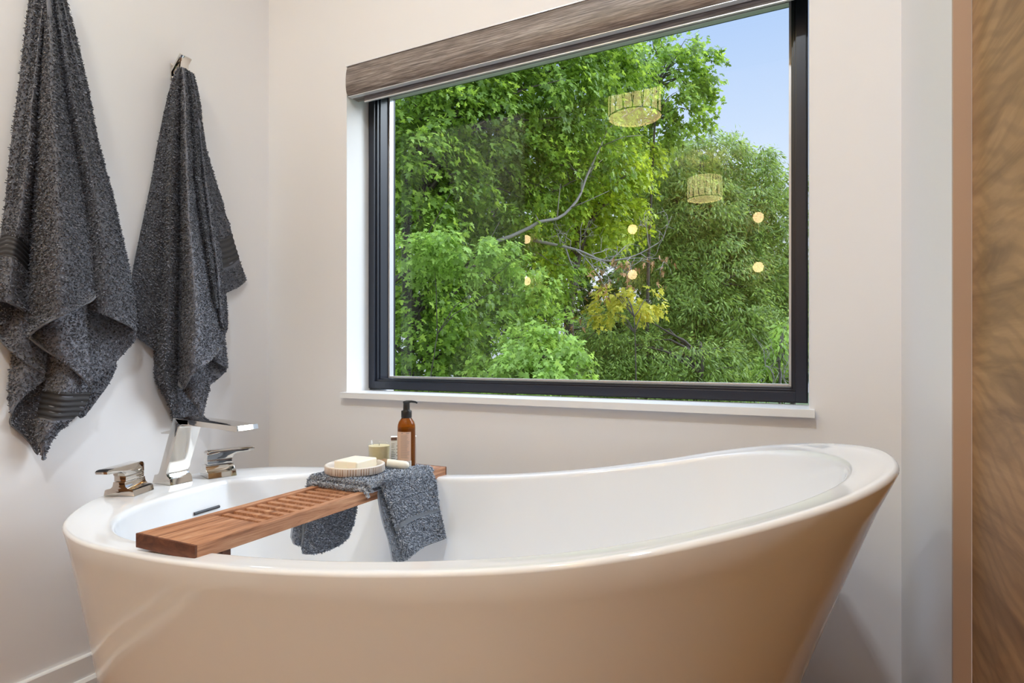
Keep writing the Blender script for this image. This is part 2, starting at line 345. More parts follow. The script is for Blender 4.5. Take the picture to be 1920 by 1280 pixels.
TOWEL_NARROW = {'W':[[[-1.6943,1.185,1.7384],[-1.6891,1.1954,1.7253],[-1.6995,1.2171,1.7198]],[[-1.6969,1.1921,1.6104],[-1.6917,1.208,1.6152],[-1.7021,1.2336,1.6178]],[[-1.6969,1.2045,1.499],[-1.6917,1.2297,1.5059],[-1.7034,1.2606,1.517]],[[-1.6969,1.2189,1.3867],[-1.6917,1.2594,1.3961],[-1.7034,1.3028,1.4082]],[[-1.6969,1.2335,1.2728],[-1.6917,1.2861,1.2823],[-1.7034,1.3448,1.291]],[[-1.6969,1.2558,1.1752],[-1.6917,1.3135,1.183],[-1.7034,1.3779,1.1965]],[[-1.6969,1.2709,1.1004],[-1.6917,1.3295,1.1186],[-1.7034,1.397,1.1557]],[[-1.6969,1.2824,1.0656],[-1.693,1.3185,1.0825],[-1.6969,1.3705,1.1073],[-1.7034,1.4055,1.1331]]],'B':[[[-1.6631,1.1327,1.7287],[-1.6566,1.1416,1.728],[-1.6631,1.1597,1.7276]],[[-1.6813,1.1251,1.6912],[-1.6683,1.1396,1.6946],[-1.6631,1.1632,1.6969]],[[-1.6943,1.1107,1.6011],[-1.6813,1.1317,1.6065],[-1.6761,1.1619,1.612]],[[-1.6995,1.0948,1.5037],[-1.6839,1.1202,1.5094],[-1.6813,1.1553,1.5171]],[[-1.7021,1.0759,1.3831],[-1.6839,1.1072,1.389],[-1.6839,1.1502,1.4003]],[[-1.7021,1.0481,1.2427],[-1.6839,1.0879,1.2486],[-1.6865,1.1453,1.2599]],[[-1.7021,1.0226,1.1049],[-1.6865,1.0738,1.1102],[-1.6865,1.1385,1.118]],[[-1.7021,1.0211,1.0293],[-1.6891,1.0723,1.0098],[-1.6865,1.1285,0.9976]],[[-1.7021,1.0255,0.9616],[-1.6917,1.0709,0.9325],[-1.6891,1.1204,0.9101]],[[-1.7021,1.0315,0.9316],[-1.6969,1.0494,0.9167],[-1.6917,1.0771,0.8955],[-1.6891,1.1138,0.8737]]],'C':[[[-1.6673,1.1339,1.7301],[-1.6475,1.1287,1.7252],[-1.6525,1.1405,1.7298]],[[-1.6798,1.124,1.681],[-1.6501,1.1172,1.6753],[-1.66,1.1406,1.687]],[[-1.6943,1.1238,1.6092],[-1.6449,1.1088,1.5945],[-1.6647,1.1438,1.6112]],[[-1.6967,1.1188,1.5205],[-1.6423,1.1022,1.5063],[-1.672,1.1471,1.5258]],[[-1.7013,1.1121,1.3925],[-1.6371,1.0939,1.3794],[-1.6766,1.1486,1.3989]],[[-1.7037,1.1104,1.2501],[-1.6345,1.0905,1.2398],[-1.679,1.1503,1.2553]],[[-1.706,1.1086,1.1235],[-1.6319,1.0856,1.116],[-1.6813,1.1485,1.1269]],[[-1.7086,1.1006,0.9966],[-1.6345,1.0826,0.9933],[-1.6839,1.1485,0.9987]],[[-1.7089,1.0896,0.8784],[-1.6397,1.0781,0.8785],[-1.6842,1.147,0.8784]],[[-1.6995,1.0868,0.8113],[-1.6501,1.0849,0.8061],[-1.6847,1.1457,0.8063]],[[-1.6878,1.0968,0.7736],[-1.6631,1.1031,0.7677],[-1.6829,1.1411,0.7554]],[[-1.6834,1.1182,0.7252],[-1.6735,1.1199,0.7191],[-1.6785,1.1364,0.7176]],[[-1.6837,1.1299,0.6797],[-1.6787,1.1316,0.6766],[-1.6837,1.14,0.6787]]],'D':[[[-1.6595,1.1369,1.7313],[-1.6397,1.13,1.7256],[-1.6595,1.1538,1.7355]],[[-1.6688,1.145,1.7001],[-1.6293,1.1278,1.688],[-1.6688,1.1654,1.7087]],[[-1.6756,1.1479,1.6227],[-1.6163,1.1221,1.602],[-1.6657,1.1719,1.6299]],[[-1.68,1.1493,1.5198],[-1.6059,1.1182,1.4979],[-1.6652,1.182,1.528]],[[-1.6821,1.149,1.4158],[-1.5981,1.1161,1.3956],[-1.6623,1.1852,1.423]],[[-1.6842,1.1487,1.2748],[-1.5903,1.1172,1.2593],[-1.6545,1.1973,1.2815]],[[-1.6839,1.1469,1.1589],[-1.5851,1.1235,1.1488],[-1.6493,1.2169,1.1664]],[[-1.6863,1.1451,1.0467],[-1.5825,1.13,1.0411],[-1.6467,1.2388,1.0563]],[[-1.6863,1.1434,0.9344],[-1.5825,1.1333,0.9483],[-1.6418,1.2519,0.9502]],[[-1.6891,1.147,0.8383],[-1.5903,1.1322,0.8676],[-1.6348,1.2485,0.9117]],[[-1.6501,1.1272,0.7887],[-1.6423,1.1351,0.7806],[-1.6111,1.1352,0.8112],[-1.5955,1.1737,0.8498],[-1.6085,1.2137,0.8751],[-1.6163,1.2344,0.8998]]],'E':[[[-1.6527,1.1323,0.9179],[-1.6319,1.1584,0.9182],[-1.6319,1.2005,0.919]],[[-1.6579,1.1375,0.8388],[-1.6319,1.1584,0.8386],[-1.6293,1.1968,0.8297]],[[-1.6631,1.1461,0.7875],[-1.6371,1.1621,0.7666],[-1.6293,1.195,0.765]],[[-1.6657,1.1513,0.7696],[-1.6501,1.1626,0.7422],[-1.6371,1.1777,0.7174],[-1.6345,1.1864,0.6975],[-1.6371,1.1971,0.6915]]],'I':[[[-1.6865,1.1285,0.8387],[-1.6917,1.1797,0.8375],[-1.6839,1.2204,0.8201]],[[-1.6865,1.1319,0.759],[-1.6917,1.1797,0.7477],[-1.6839,1.2204,0.7287]],[[-1.6891,1.1369,0.6756],[-1.6917,1.171,0.6654],[-1.6917,1.2008,0.6622],[-1.6865,1.2296,0.6694]]],'D2':[[[-1.6623,1.1524,1.7339],[-1.6475,1.1506,1.7283],[-1.6623,1.1695,1.7316]],[[-1.6694,1.1675,1.6451],[-1.6397,1.1622,1.6374],[-1.6743,1.2009,1.6588]],[[-1.6714,1.1794,1.5282],[-1.6319,1.1653,1.5173],[-1.6714,1.2095,1.5379]],[[-1.6712,1.1862,1.4081],[-1.6267,1.1702,1.3981],[-1.6712,1.2184,1.4166]],[[-1.666,1.2002,1.2833],[-1.6215,1.1857,1.276],[-1.666,1.2347,1.2901]],[[-1.6634,1.22,1.1678],[-1.6189,1.2052,1.1627],[-1.6634,1.2532,1.1725]],[[-1.6584,1.2346,1.0864],[-1.6189,1.2179,1.0827],[-1.6584,1.2608,1.089]],[[-1.6538,1.2385,1.0332],[-1.6241,1.2273,1.0247],[-1.6538,1.2592,1.028]]],'D3':[[[-1.6701,1.1715,1.7373],[-1.6553,1.1715,1.731],[-1.68,1.1978,1.7376]],[[-1.6774,1.1907,1.6555],[-1.6527,1.1836,1.6513],[-1.6972,1.2263,1.673]],[[-1.6847,1.2101,1.5402],[-1.6501,1.1977,1.5356],[-1.6995,1.2446,1.5538]],[[-1.6894,1.2244,1.4205],[-1.6449,1.21,1.411],[-1.6993,1.2688,1.4334]],[[-1.6891,1.2425,1.294],[-1.6397,1.2244,1.2855],[-1.699,1.2878,1.2971]],[[-1.6889,1.2611,1.1754],[-1.6345,1.2408,1.1688],[-1.6987,1.3071,1.1826]],[[-1.6889,1.2724,1.0575],[-1.6345,1.2501,1.0567],[-1.6938,1.3191,1.0582]],[[-1.6842,1.2766,0.9928],[-1.6397,1.2617,0.9874],[-1.6891,1.3215,0.9778]],[[-1.6772,1.2751,0.9772],[-1.6475,1.2715,0.9696],[-1.6821,1.312,0.9599]]],'D3b':[[[-1.6813,1.2706,1.0571],[-1.6813,1.2898,1.0587],[-1.6735,1.3033,1.0336]],[[-1.6813,1.2744,0.9806],[-1.6813,1.2937,0.9815],[-1.6735,1.3073,0.9699]],[[-1.6813,1.2801,0.9313],[-1.6787,1.2956,0.942],[-1.6735,1.3053,0.9543]]],'D4':[[[-1.6735,1.2496,1.0213],[-1.6631,1.2644,1.022],[-1.6761,1.2936,1.0072]],[[-1.6735,1.2496,0.9372],[-1.6579,1.2642,0.9374],[-1.6761,1.3014,0.9318]],[[-1.6735,1.2496,0.8867],[-1.6553,1.266,0.8834],[-1.6761,1.3093,0.8696]],[[-1.6735,1.2496,0.8649],[-1.6579,1.2661,0.8513],[-1.6735,1.3073,0.835]]],'D4b':[[[-1.6865,1.2369,0.9203],[-1.6891,1.2765,0.921],[-1.6839,1.3035,0.9042]],[[-1.6865,1.2369,0.8364],[-1.6891,1.2765,0.8441],[-1.6813,1.3114,0.8383]],[[-1.6865,1.2369,0.771],[-1.6865,1.265,0.7899],[-1.6839,1.2899,0.8078],[-1.6813,1.3094,0.8262]]],'D5':[[[-1.6943,1.2316,0.8532],[-1.6917,1.2482,0.8361],[-1.6969,1.2671,0.8186]],[[-1.6943,1.2353,0.7608],[-1.6917,1.2463,0.7687],[-1.6969,1.2614,0.7711]],[[-1.6943,1.2353,0.6936],[-1.6917,1.2389,0.7085],[-1.6917,1.2482,0.7382],[-1.6969,1.2595,0.7661]]]}
HAND_TOWEL = {'R':[[[-0.8365,1.0378,0.606],[-0.8154,1.0297,0.606],[-0.8323,1.1255,0.606],[-0.8302,1.2073,0.606]],[[-0.827,1.0351,0.5863],[-0.823,1.0485,0.5875],[-0.821,1.135,0.5916],[-0.821,1.2262,0.5811]],[[-0.825,1.0418,0.5617],[-0.815,1.059,0.559],[-0.815,1.1479,0.5583],[-0.819,1.2399,0.5454]],[[-0.821,1.0554,0.5272],[-0.809,1.0703,0.5202],[-0.809,1.1566,0.5129],[-0.815,1.241,0.5016]],[[-0.817,1.0692,0.4837],[-0.803,1.0799,0.4803],[-0.805,1.164,0.4674],[-0.811,1.2543,0.4521]],[[-0.813,1.0795,0.4454],[-0.797,1.0857,0.4471],[-0.801,1.1626,0.4405],[-0.809,1.2636,0.4243]],[[-0.809,1.094,0.4176],[-0.793,1.1004,0.4253],[-0.797,1.1678,0.4294],[-0.807,1.2629,0.4167]]],'R2':[[[-0.8614,1.0592,0.59],[-0.8516,1.064,0.59],[-0.8576,1.1388,0.59]],[[-0.848,1.0502,0.5728],[-0.846,1.0721,0.5709],[-0.846,1.1525,0.5733]],[[-0.846,1.0514,0.5442],[-0.84,1.0759,0.5405],[-0.84,1.157,0.5411]],[[-0.842,1.0595,0.4997],[-0.834,1.0837,0.4969],[-0.836,1.1622,0.4957]],[[-0.838,1.0734,0.4557],[-0.828,1.0955,0.452],[-0.832,1.1674,0.4501]],[[-0.834,1.0817,0.4103],[-0.824,1.1062,0.4029],[-0.828,1.1727,0.4108]]],'Lh':[[[-1.016,0.9994,0.5442],[-1.016,1.0774,0.5396],[-1.016,1.184,0.5507]],[[-1.014,0.9942,0.5032],[-1.006,1.0668,0.4986],[-1.012,1.1673,0.5003]],[[-1.014,0.9878,0.4626],[-1.002,1.0538,0.452],[-1.01,1.1531,0.4569]],[[-1.014,0.9831,0.4399],[-1.008,0.9899,0.4279],[-1.002,1.0332,0.4193],[-1.004,1.0952,0.4184],[-1.008,1.1314,0.4271]]],'Lh2':[[[-1.03,0.9781,0.5354],[-1.028,1.0211,0.5319],[-1.028,1.0901,0.5355]],[[-1.03,0.975,0.494],[-1.024,1.0138,0.4847],[-1.026,1.088,0.4845]],[[-1.03,0.9703,0.4677],[-1.026,0.9805,0.4485],[-1.024,1.0171,0.4382],[-1.026,1.0702,0.4378]]]}
CROWNS = {'maple_near':[[-4.4,5.86,3.58,0.75],[-4.22,6.39,3.97,0.8],[-3.93,6.98,4.31,0.9],[-3.44,7.67,4.71,1.0],[-3.03,8.54,5.14,0.9],[-2.71,9.15,5.5,0.6],[-4.35,6.33,3.18,0.8],[-4.02,7.16,3.43,0.9],[-3.52,7.85,3.71,0.9],[-3.1,8.5,4.09,0.8],[-4.35,6.11,2.45,0.6],[-4.53,6.24,1.87,0.7],[-4.12,6.89,1.63,0.8],[-4.35,6.33,1.25,0.8],[-3.98,8.07,3.03,0.8],[-4.56,7.79,2.87,0.8],[-4.47,6.27,0.7,0.8],[-3.85,6.57,0.7,0.7],[-3.73,7.75,2.0,0.8],[-4.65,6.07,4.37,0.8],[-4.31,6.79,4.89,0.9],[-3.78,7.5,5.32,0.9],[-3.18,8.25,5.69,0.9]],'maple_spray':[[-3.67,5.1,1.97,0.2],[-3.42,5.23,2.02,0.2],[-3.24,5.54,2.01,0.2],[-3.03,5.75,2.02,0.18],[-2.84,5.96,1.89,0.18],[-3.55,5.27,1.79,0.16],[-3.3,5.4,1.81,0.16],[-2.76,6.22,1.67,0.2]],'maple_low':[[-2.26,5.57,0.93,0.3],[-2.42,5.39,0.74,0.32],[-2.08,5.55,0.71,0.22],[-2.66,5.71,0.96,0.28],[-2.47,5.92,1.08,0.22],[-2.84,5.51,0.68,0.3],[-2.38,5.3,0.48,0.36]],'maple_yellow':[[-3.04,9.65,3.9,0.7],[-3.2,9.57,3.18,0.7],[-2.91,10.16,3.36,0.5],[-3.68,9.56,2.95,0.7],[-2.88,10.4,4.46,0.6],[-3.45,10.01,4.34,0.7]],'maple_gold':[[-2.27,8.47,1.65,0.3],[-2.58,8.43,1.58,0.26],[-2.02,8.59,1.69,0.2],[-2.53,8.56,1.83,0.2]],'maple_top':[[-2.71,10.48,5.81,0.75],[-2.19,10.74,6.09,0.55],[-1.88,11.11,6.09,0.35],[-2.32,10.67,5.42,0.6],[-1.93,11.09,5.41,0.4],[-2.85,10.64,5.12,0.7],[-1.8,11.16,6.49,0.25],[-2.19,10.96,5.02,0.5],[-2.64,10.4,6.38,0.6],[-1.59,11.37,6.34,0.1],[-1.71,11.31,5.8,0.14],[-1.55,11.39,5.6,0.08],[-2.06,11.03,6.68,0.2],[-1.72,11.3,6.68,0.08],[-1.59,11.37,5.99,0.06]],'ash_right':[[-2.69,12.61,4.77,1.0],[-2.02,13.27,5.09,0.9],[-1.32,13.84,4.81,0.85],[-0.8,14.32,4.63,0.55],[-2.13,12.55,3.79,1.0],[-1.38,13.37,3.77,1.0],[-0.63,14.18,3.63,0.7],[-2.58,12.11,3.09,0.9],[-1.7,12.54,2.66,1.0],[-0.87,13.62,2.52,0.9],[-0.37,14.31,2.1,0.6],[-2.21,11.84,1.76,0.9],[-1.29,12.52,1.46,1.0],[-0.64,13.28,1.14,0.7]],'ash_low':[[-3.08,10.75,1.32,0.7],[-3.22,10.23,0.63,0.7],[-2.67,10.72,0.82,0.7],[-2.07,10.58,0.73,0.7],[-1.5,11.08,0.63,0.7],[-1.18,11.46,0.41,0.4],[-2.74,10.24,0.17,0.8],[-1.73,10.74,0.07,0.8]],'far_dark':[[-9.67,13.07,6.15,1.8],[-8.37,13.71,6.15,1.9],[-6.76,15.06,5.86,1.6],[-9.67,13.07,3.54,1.8],[-8.11,13.84,3.25,2.0],[-6.76,15.06,3.33,1.9],[-5.45,16.27,3.4,1.7],[-8.89,13.46,1.23,1.8],[-7.07,14.35,1.23,1.9],[-5.55,15.66,1.24,1.7],[-4.21,16.88,2.48,1.7]],'far_right':[[-4.31,17.94,4.69,1.6],[-3.14,18.52,4.04,1.8],[-1.82,19.17,3.55,1.7],[-0.83,20.22,2.62,1.3],[-4.33,17.38,1.26,1.7],[-2.77,18.15,1.26,1.8],[-1.39,19.38,0.95,1.6],[-0.51,19.81,0.95,1.2],[1.21,20.1,1.89,1.5],[2.77,20.87,2.21,1.6],[1.86,19.87,0.94,1.5]],'shrub_bright':[[-0.25,10.13,1.08,0.22],[-0.37,10.07,0.85,0.18],[-0.18,10.39,1.34,0.2],[-0.49,10.13,0.96,0.14]],'far_corner':[[-0.26,13.25,3.85,0.25],[-0.18,13.29,4.45,0.16],[-0.24,13.26,3.31,0.3],[-0.34,13.21,2.66,0.3]]}
BRANCHES = {'dead':[[-3.44,7.669,2.505],[-2.93,8.032,2.386],[-2.585,8.202,2.233],[-2.309,8.338,2.256],[-2.103,8.44,2.333],[-1.861,8.559,2.486]],'limb':[[-3.669,6.888,2.354],[-3.492,7.086,2.48],[-3.212,7.336,2.681],[-3.022,7.541,2.777],[-2.86,7.732,3.023],[-2.76,7.893,3.349],[-2.657,8.055,3.721],[-2.546,8.333,4.177],[-2.355,8.65,4.492]],'lowlimb':[[-4.309,5.569,1.747],[-4.144,5.762,1.886],[-4.06,5.915,1.965],[-3.878,6.227,1.929],[-3.68,6.548,1.924]],'limbL':[[-4.459,6.052,2.513],[-4.471,6.158,2.874],[-4.501,6.143,3.213],[-4.438,6.286,3.725],[-4.407,6.301,4.034],[-4.309,6.461,4.319],[-4.144,6.654,4.646]],'limbL2':[[-4.361,6.212,2.941],[-4.284,6.362,3.313],[-4.238,6.607,3.87],[-4.133,6.771,4.266],[-3.99,6.952,4.598]],'mid':[[-3.731,7.08,3.513],[-3.482,7.314,3.18],[-3.359,7.487,3.097],[-3.168,7.803,3.303],[-2.999,8.11,3.477]],'across':[[-4.207,6.623,3.8],[-3.99,6.952,3.911],[-3.731,7.08,3.875],[-3.458,7.437,3.987],[-3.168,7.803,4.024]],'trunkmid':[[-3.301,8.853,0.404],[-3.316,8.845,1.084],[-3.332,8.838,1.594],[-3.275,8.977,2.031],[-3.27,9.091,2.477]],'trunkmid2':[[-3.393,8.808,0.574],[-3.37,8.819,1.424],[-3.408,8.8,1.934],[-3.506,8.863,2.289]],'trunkR':[[-2.211,11.842,0.293],[-2.07,11.912,0.922],[-1.803,12.155,1.451],[-1.675,12.33,1.99],[-1.732,12.748,2.91],[-1.891,13.115,4.115]],'stem':[[-0.314,9.879,0.384],[-0.292,9.889,0.587],[-0.328,9.872,0.831],[-0.27,9.9,1.035]],'stem2':[[-0.197,9.936,0.359],[-0.241,9.915,0.587],[-0.197,9.936,0.815],[-0.241,9.915,0.994]],'stem3':[[-0.438,9.818,0.359],[-0.387,9.843,0.546],[-0.474,9.8,0.75],[-0.431,9.821,0.913]],'trunkL':[[-4.561,6.225,0.22],[-4.53,6.24,1.045],[-4.507,6.14,1.721],[-4.483,6.152,2.399]]}
RIM = [[0.117,0.989,0.738],[0.11,1.045,0.737],[0.1,1.083,0.734],[0.085,1.13,0.73],[0.065,1.186,0.723],[0.037,1.24,0.715],[0.002,1.292,0.706],[-0.04,1.334,0.695],[-0.09,1.366,0.683],[-0.145,1.386,0.67],[-0.205,1.391,0.657],[-0.266,1.373,0.643],[-0.34,1.376,0.628],[-0.419,1.364,0.613],[-0.516,1.357,0.597],[-0.678,1.349,0.575],[-0.844,1.344,0.559],[-0.948,1.342,0.552],[-1.05,1.356,0.548],[-1.149,1.375,0.545],[-1.221,1.366,0.543],[-1.282,1.351,0.541],[-1.338,1.333,0.54],[-1.387,1.314,0.54],[-1.433,1.294,0.54],[-1.47,1.267,0.539],[-1.501,1.236,0.539],[-1.526,1.201,0.539],[-1.557,1.168,0.539],[-1.568,1.115,0.539],[-1.56,1.015,0.539],[-1.543,0.913,0.539],[-1.53,0.858,0.539],[-1.501,0.808,0.539],[-1.461,0.762,0.539],[-1.423,0.726,0.539],[-1.388,0.698,0.54],[-1.363,0.68,0.54],[-1.326,0.657,0.54],[-1.268,0.634,0.541],[-1.203,0.615,0.543],[-1.138,0.603,0.545],[-1.069,0.598,0.548],[-0.986,0.594,0.552],[-0.88,0.59,0.559],[-0.705,0.588,0.575],[-0.533,0.59,0.597],[-0.429,0.594,0.613],[-0.34,0.599,0.628],[-0.263,0.605,0.643],[-0.197,0.618,0.657],[-0.138,0.638,0.67],[-0.086,0.662,0.683],[-0.039,0.689,0.695],[0.002,0.718,0.706],[0.037,0.748,0.715],[0.066,0.782,0.723],[0.088,0.818,0.73],[0.104,0.856,0.734],[0.115,0.911,0.737]]
# ------------------------------------------------------------------ materials
M = {}
M['wall'] = new_mat('wall_paint', (0.79, 0.79, 0.805), 0.6)
bump_noise(M['wall'], 180, 0.05, 0.001)
M['white'] = new_mat('white_trim_paint', (0.82, 0.83, 0.84), 0.35)
M['ceil'] = new_mat('ceiling_paint', (0.82, 0.81, 0.79), 0.7)
M['black'] = new_mat('black_window_frame', (0.015, 0.019, 0.031), 0.30)
M['bead'] = new_mat('pale_glazing_bead', (0.72, 0.73, 0.76), 0.3, 0.3)
M['tub'] = new_mat('white_acrylic', (0.83, 0.85, 0.875), 0.07)
bsdf(M['tub']).inputs['Specular IOR Level'].default_value = 0.6
M['nickel'] = new_mat('polished_nickel', (0.68, 0.645, 0.595), 0.05, 1.0)
M['dark'] = new_mat('dark_slot', (0.03, 0.03, 0.035), 0.4)
M['floor'] = grain_mat('brown_floor_planks', (0.15, 0.066, 0.028), (0.25, 0.115, 0.050), (0.34, 0.165, 0.075), (1.0, 9.0, 1.0), scale=2.0, rough=0.4)
M['tan'] = new_mat('tan_wall_paint', (0.55, 0.37, 0.24), 0.6)
M['taupe'] = new_mat('taupe_jamb_paint', (0.50, 0.37, 0.28), 0.45)  # white jamb with dim warm light mixed into the colour
M['walnut'] = grain_mat('walnut_veneer', (0.20, 0.105, 0.045), (0.36, 0.21, 0.095), (0.47, 0.29, 0.145), (1.0, 1.3, 13.0), scale=1.6, rough=0.42, distort=0.9)


def add_grain_lines(m, rot, scale, dist, dark, fac):
    tc = nd(m, 'ShaderNodeTexCoord')
    mp = nd(m, 'ShaderNodeMapping')
    mp.inputs['Rotation'].default_value = rot
    w = nd(m, 'ShaderNodeTexWave')
    w.wave_type = 'BANDS'
    w.bands_direction = 'Z'
    w.inputs['Scale'].default_value = scale
    w.inputs['Distortion'].default_value = dist
    w.inputs['Detail'].default_value = 3.0
    w.inputs['Detail Scale'].default_value = 0.35
    lk(m, tc.outputs['Object'], mp.inputs[0])
    lk(m, mp.outputs[0], w.inputs['Vector'])
    r = nd(m, 'ShaderNodeValToRGB')
    r.color_ramp.elements[0].position, r.color_ramp.elements[0].color = 0.05, (fac, fac, fac, 1)
    r.color_ramp.elements[1].position, r.color_ramp.elements[1].color = 0.55, (0, 0, 0, 1)
    lk(m, w.outputs['Fac'], r.inputs[0])
    mx = nd(m, 'ShaderNodeMix')
    mx.data_type = 'RGBA'
    src = bsdf(m).inputs['Base Color'].links[0].from_socket
    lk(m, r.outputs[0], mx.inputs['Factor'])
    lk(m, src, mx.inputs['A'])
    mx.inputs['B'].default_value = (*dark, 1)
    lk(m, mx.outputs['Result'], bsdf(m).inputs['Base Color'])


add_grain_lines(M['walnut'], (math.radians(-14), 0, 0), 13.0, 13.0, (0.16, 0.085, 0.04), 0.28)
M['teak'] = grain_mat('teak_top', (0.24, 0.095, 0.042), (0.46, 0.215, 0.110), (0.62, 0.35, 0.20), (45.0, 3.0, 45.0), scale=1.3, rough=0.5)
M['teak_end'] = grain_mat('teak_end_grain', (0.075, 0.022, 0.010), (0.13, 0.042, 0.018), (0.19, 0.07, 0.03), (18.0, 18.0, 30.0), scale=1.2, rough=0.55)
M['blind'] = grain_mat('woven_blind_fabric', (0.085, 0.066, 0.058), (0.20, 0.163, 0.143), (0.40, 0.355, 0.325), (8.0, 230.0, 230.0), scale=1.6, rough=0.42, distort=0.3)
M['blindgrey'] = grain_mat('grey_roller_fabric', (0.11, 0.11, 0.13), (0.20, 0.205, 0.24), (0.36, 0.37, 0.42), (8.0, 230.0, 230.0), scale=1.6, rough=0.75, distort=0.4)
M['alu'] = new_mat('satin_white_aluminium', (0.74, 0.75, 0.78), 0.3, 0.2)


def glass_pane_mat(name, r0, edge):
    """clear sheet glass: see-through, with a mirror share that rises towards grazing angles"""
    m = bpy.data.materials.new(name)
    m.use_nodes = True
    t = m.node_tree
    t.nodes.clear()
    out = t.nodes.new('ShaderNodeOutputMaterial')
    mx = t.nodes.new('ShaderNodeMixShader')
    tr = t.nodes.new('ShaderNodeBsdfTransparent')
    gl = t.nodes.new('ShaderNodeBsdfGlossy')
    lw = t.nodes.new('ShaderNodeLayerWeight')
    lw.inputs['Blend'].default_value = 0.5
    pw = t.nodes.new('ShaderNodeMath')
    pw.operation = 'POWER'
    pw.inputs[1].default_value = 5.0
    ma = t.nodes.new('ShaderNodeMath')
    ma.operation = 'MULTIPLY_ADD'
    ma.inputs[1].default_value = edge
    ma.inputs[2].default_value = r0
    gl.inputs['Roughness'].default_value = 0.0
    gl.inputs['Color'].default_value = (1, 1, 1, 1)
    tr.inputs['Color'].default_value = (0.985, 0.995, 0.99, 1)
    t.links.new(lw.outputs['Facing'], pw.inputs[0])
    t.links.new(pw.outputs[0], ma.inputs[0])
    t.links.new(ma.outputs[0], mx.inputs[0])
    t.links.new(tr.outputs[0], mx.inputs[1])
    t.links.new(gl.outputs[0], mx.inputs[2])
    t.links.new(mx.outputs[0], out.inputs[0])
    return m


M['pane'] = glass_pane_mat('window_glass', 0.015, 0.5)
M['tumbler'] = glass_pane_mat('clear_tumbler_glass', 0.03, 0.5)


def emit_mat(name, color, strength, base=(0.8, 0.7, 0.5)):
    m = new_mat(name, base, 0.6)
    bsdf(m).inputs['Emission Color'].default_value = (*color, 1)
    bsdf(m).inputs['Emission Strength'].default_value = strength
    return m


# ------------------------------------------------------------------ the setting
structure(MB().box((-3.7, -2.9, -0.06), (2.4, YW + 0.25, 0.0)).build('floor', M['floor']))
structure(MB().box((-3.7, -2.9, CEIL), (2.4, YW + 0.25, CEIL + 0.1)).build('ceiling', M['ceil']))
OX0, OX1, OZ0, OZ1 = -1.354, 0.0142, 0.7545, 1.831
b = MB()
b.box((XL - 0.2, YW, 0.0), (OX0, YW + 0.25, CEIL)).box((OX1, YW, 0.0), (XR + 0.4, YW + 0.25, CEIL))
b.box((OX0, YW, 0.0), (OX1, YW + 0.25, OZ0 - 0.018)).box((OX0, YW, OZ1), (OX1, YW + 0.25, CEIL))
structure(b.build('wall_back', M['wall']))
structure(MB().box((XL - 0.12, -0.3, 0.0), (XL, YW, CEIL)).build('wall_left', M['wall']))
structure(MB().box((XR, 1.03, 0.0), (XR + 0.02, YW, CEIL)).build('wall_right', M['wall']))
# baseboard with a thin shoe moulding
prof = [(0, 0), (0.024, 0), (0.024, 0.018), (0.018, 0.0255), (0.0125, 0.0255), (0.0125, 0.078), (0.010, 0.081), (0, 0.081)]
structure(MB().prism([(XL + x, z) for x, z in prof], -0.3, YW, 'y').build('baseboard_left', M['white']))
structure(MB().prism([(YW - x, z) for x, z in prof], XL, XR, 'x').build('baseboard_back', M['white']))
# white jamb strip beside the walnut door, warm shade put into its colour
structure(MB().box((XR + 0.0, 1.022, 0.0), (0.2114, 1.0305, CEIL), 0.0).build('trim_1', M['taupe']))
d = MB().box((0.2115, 0.10, 0.008), (0.2495, 1.0215, 2.45), 0.002).build('door_1', M['walnut'])
structure(d, 'tall walnut door slab at the right edge')
structure(MB().box((0.252, -0.3, 0.0), (0.40, 1.03, CEIL)).build('wall_doorside', M['tan']))
structure(MB().box((0.2105, -0.3, 0.0), (0.252, 0.095, CEIL)).build('trim_2', M['white']))
# rest of the room behind the camera
structure(MB().box((-3.7, -2.9, 0.0), (2.4, -2.75, CEIL)).build('wall_rear', M['tan']))
structure(MB().box((-3.82, -2.9, 0.0), (-3.7, -0.3, CEIL)).build('wall_farleft', M['tan']))
structure(MB().box((2.4, -2.9, 0.0), (2.52, -0.3, CEIL)).build('wall_farright', M['tan']))
structure(MB().box((-3.7, -0.3, 0.0), (XL - 0.12, -0.18, CEIL)).build('wall_leftreturn', M['tan']))
structure(MB().box((0.40, -0.3, 0.0), (2.4, -0.18, CEIL)).build('wall_rightreturn', M['tan']))

# window
YF, YG = 1.625, 1.690
FX0, FX1, FZ0, FZ1 = OX0, OX1 - 0.002, 0.759, OZ1
win = thing('window_1', (0, 0, 0), 'fixed picture window in a black frame', None)
win['kind'] = 'structure'


def ring(b, x0, x1, z0, z1, w, y0, y1, bev=0.0015):
    b.box((x0, y0, z0), (x0 + w, y1, z1), bev)
    b.box((x1 - w, y0, z0), (x1, y1, z1), bev)
    b.box((x0 + w, y0, z0), (x1 - w, y1, z0 + w), bev)
    b.box((x0 + w, y0, z1 - w), (x1 - w, y1, z1), bev)
    return b


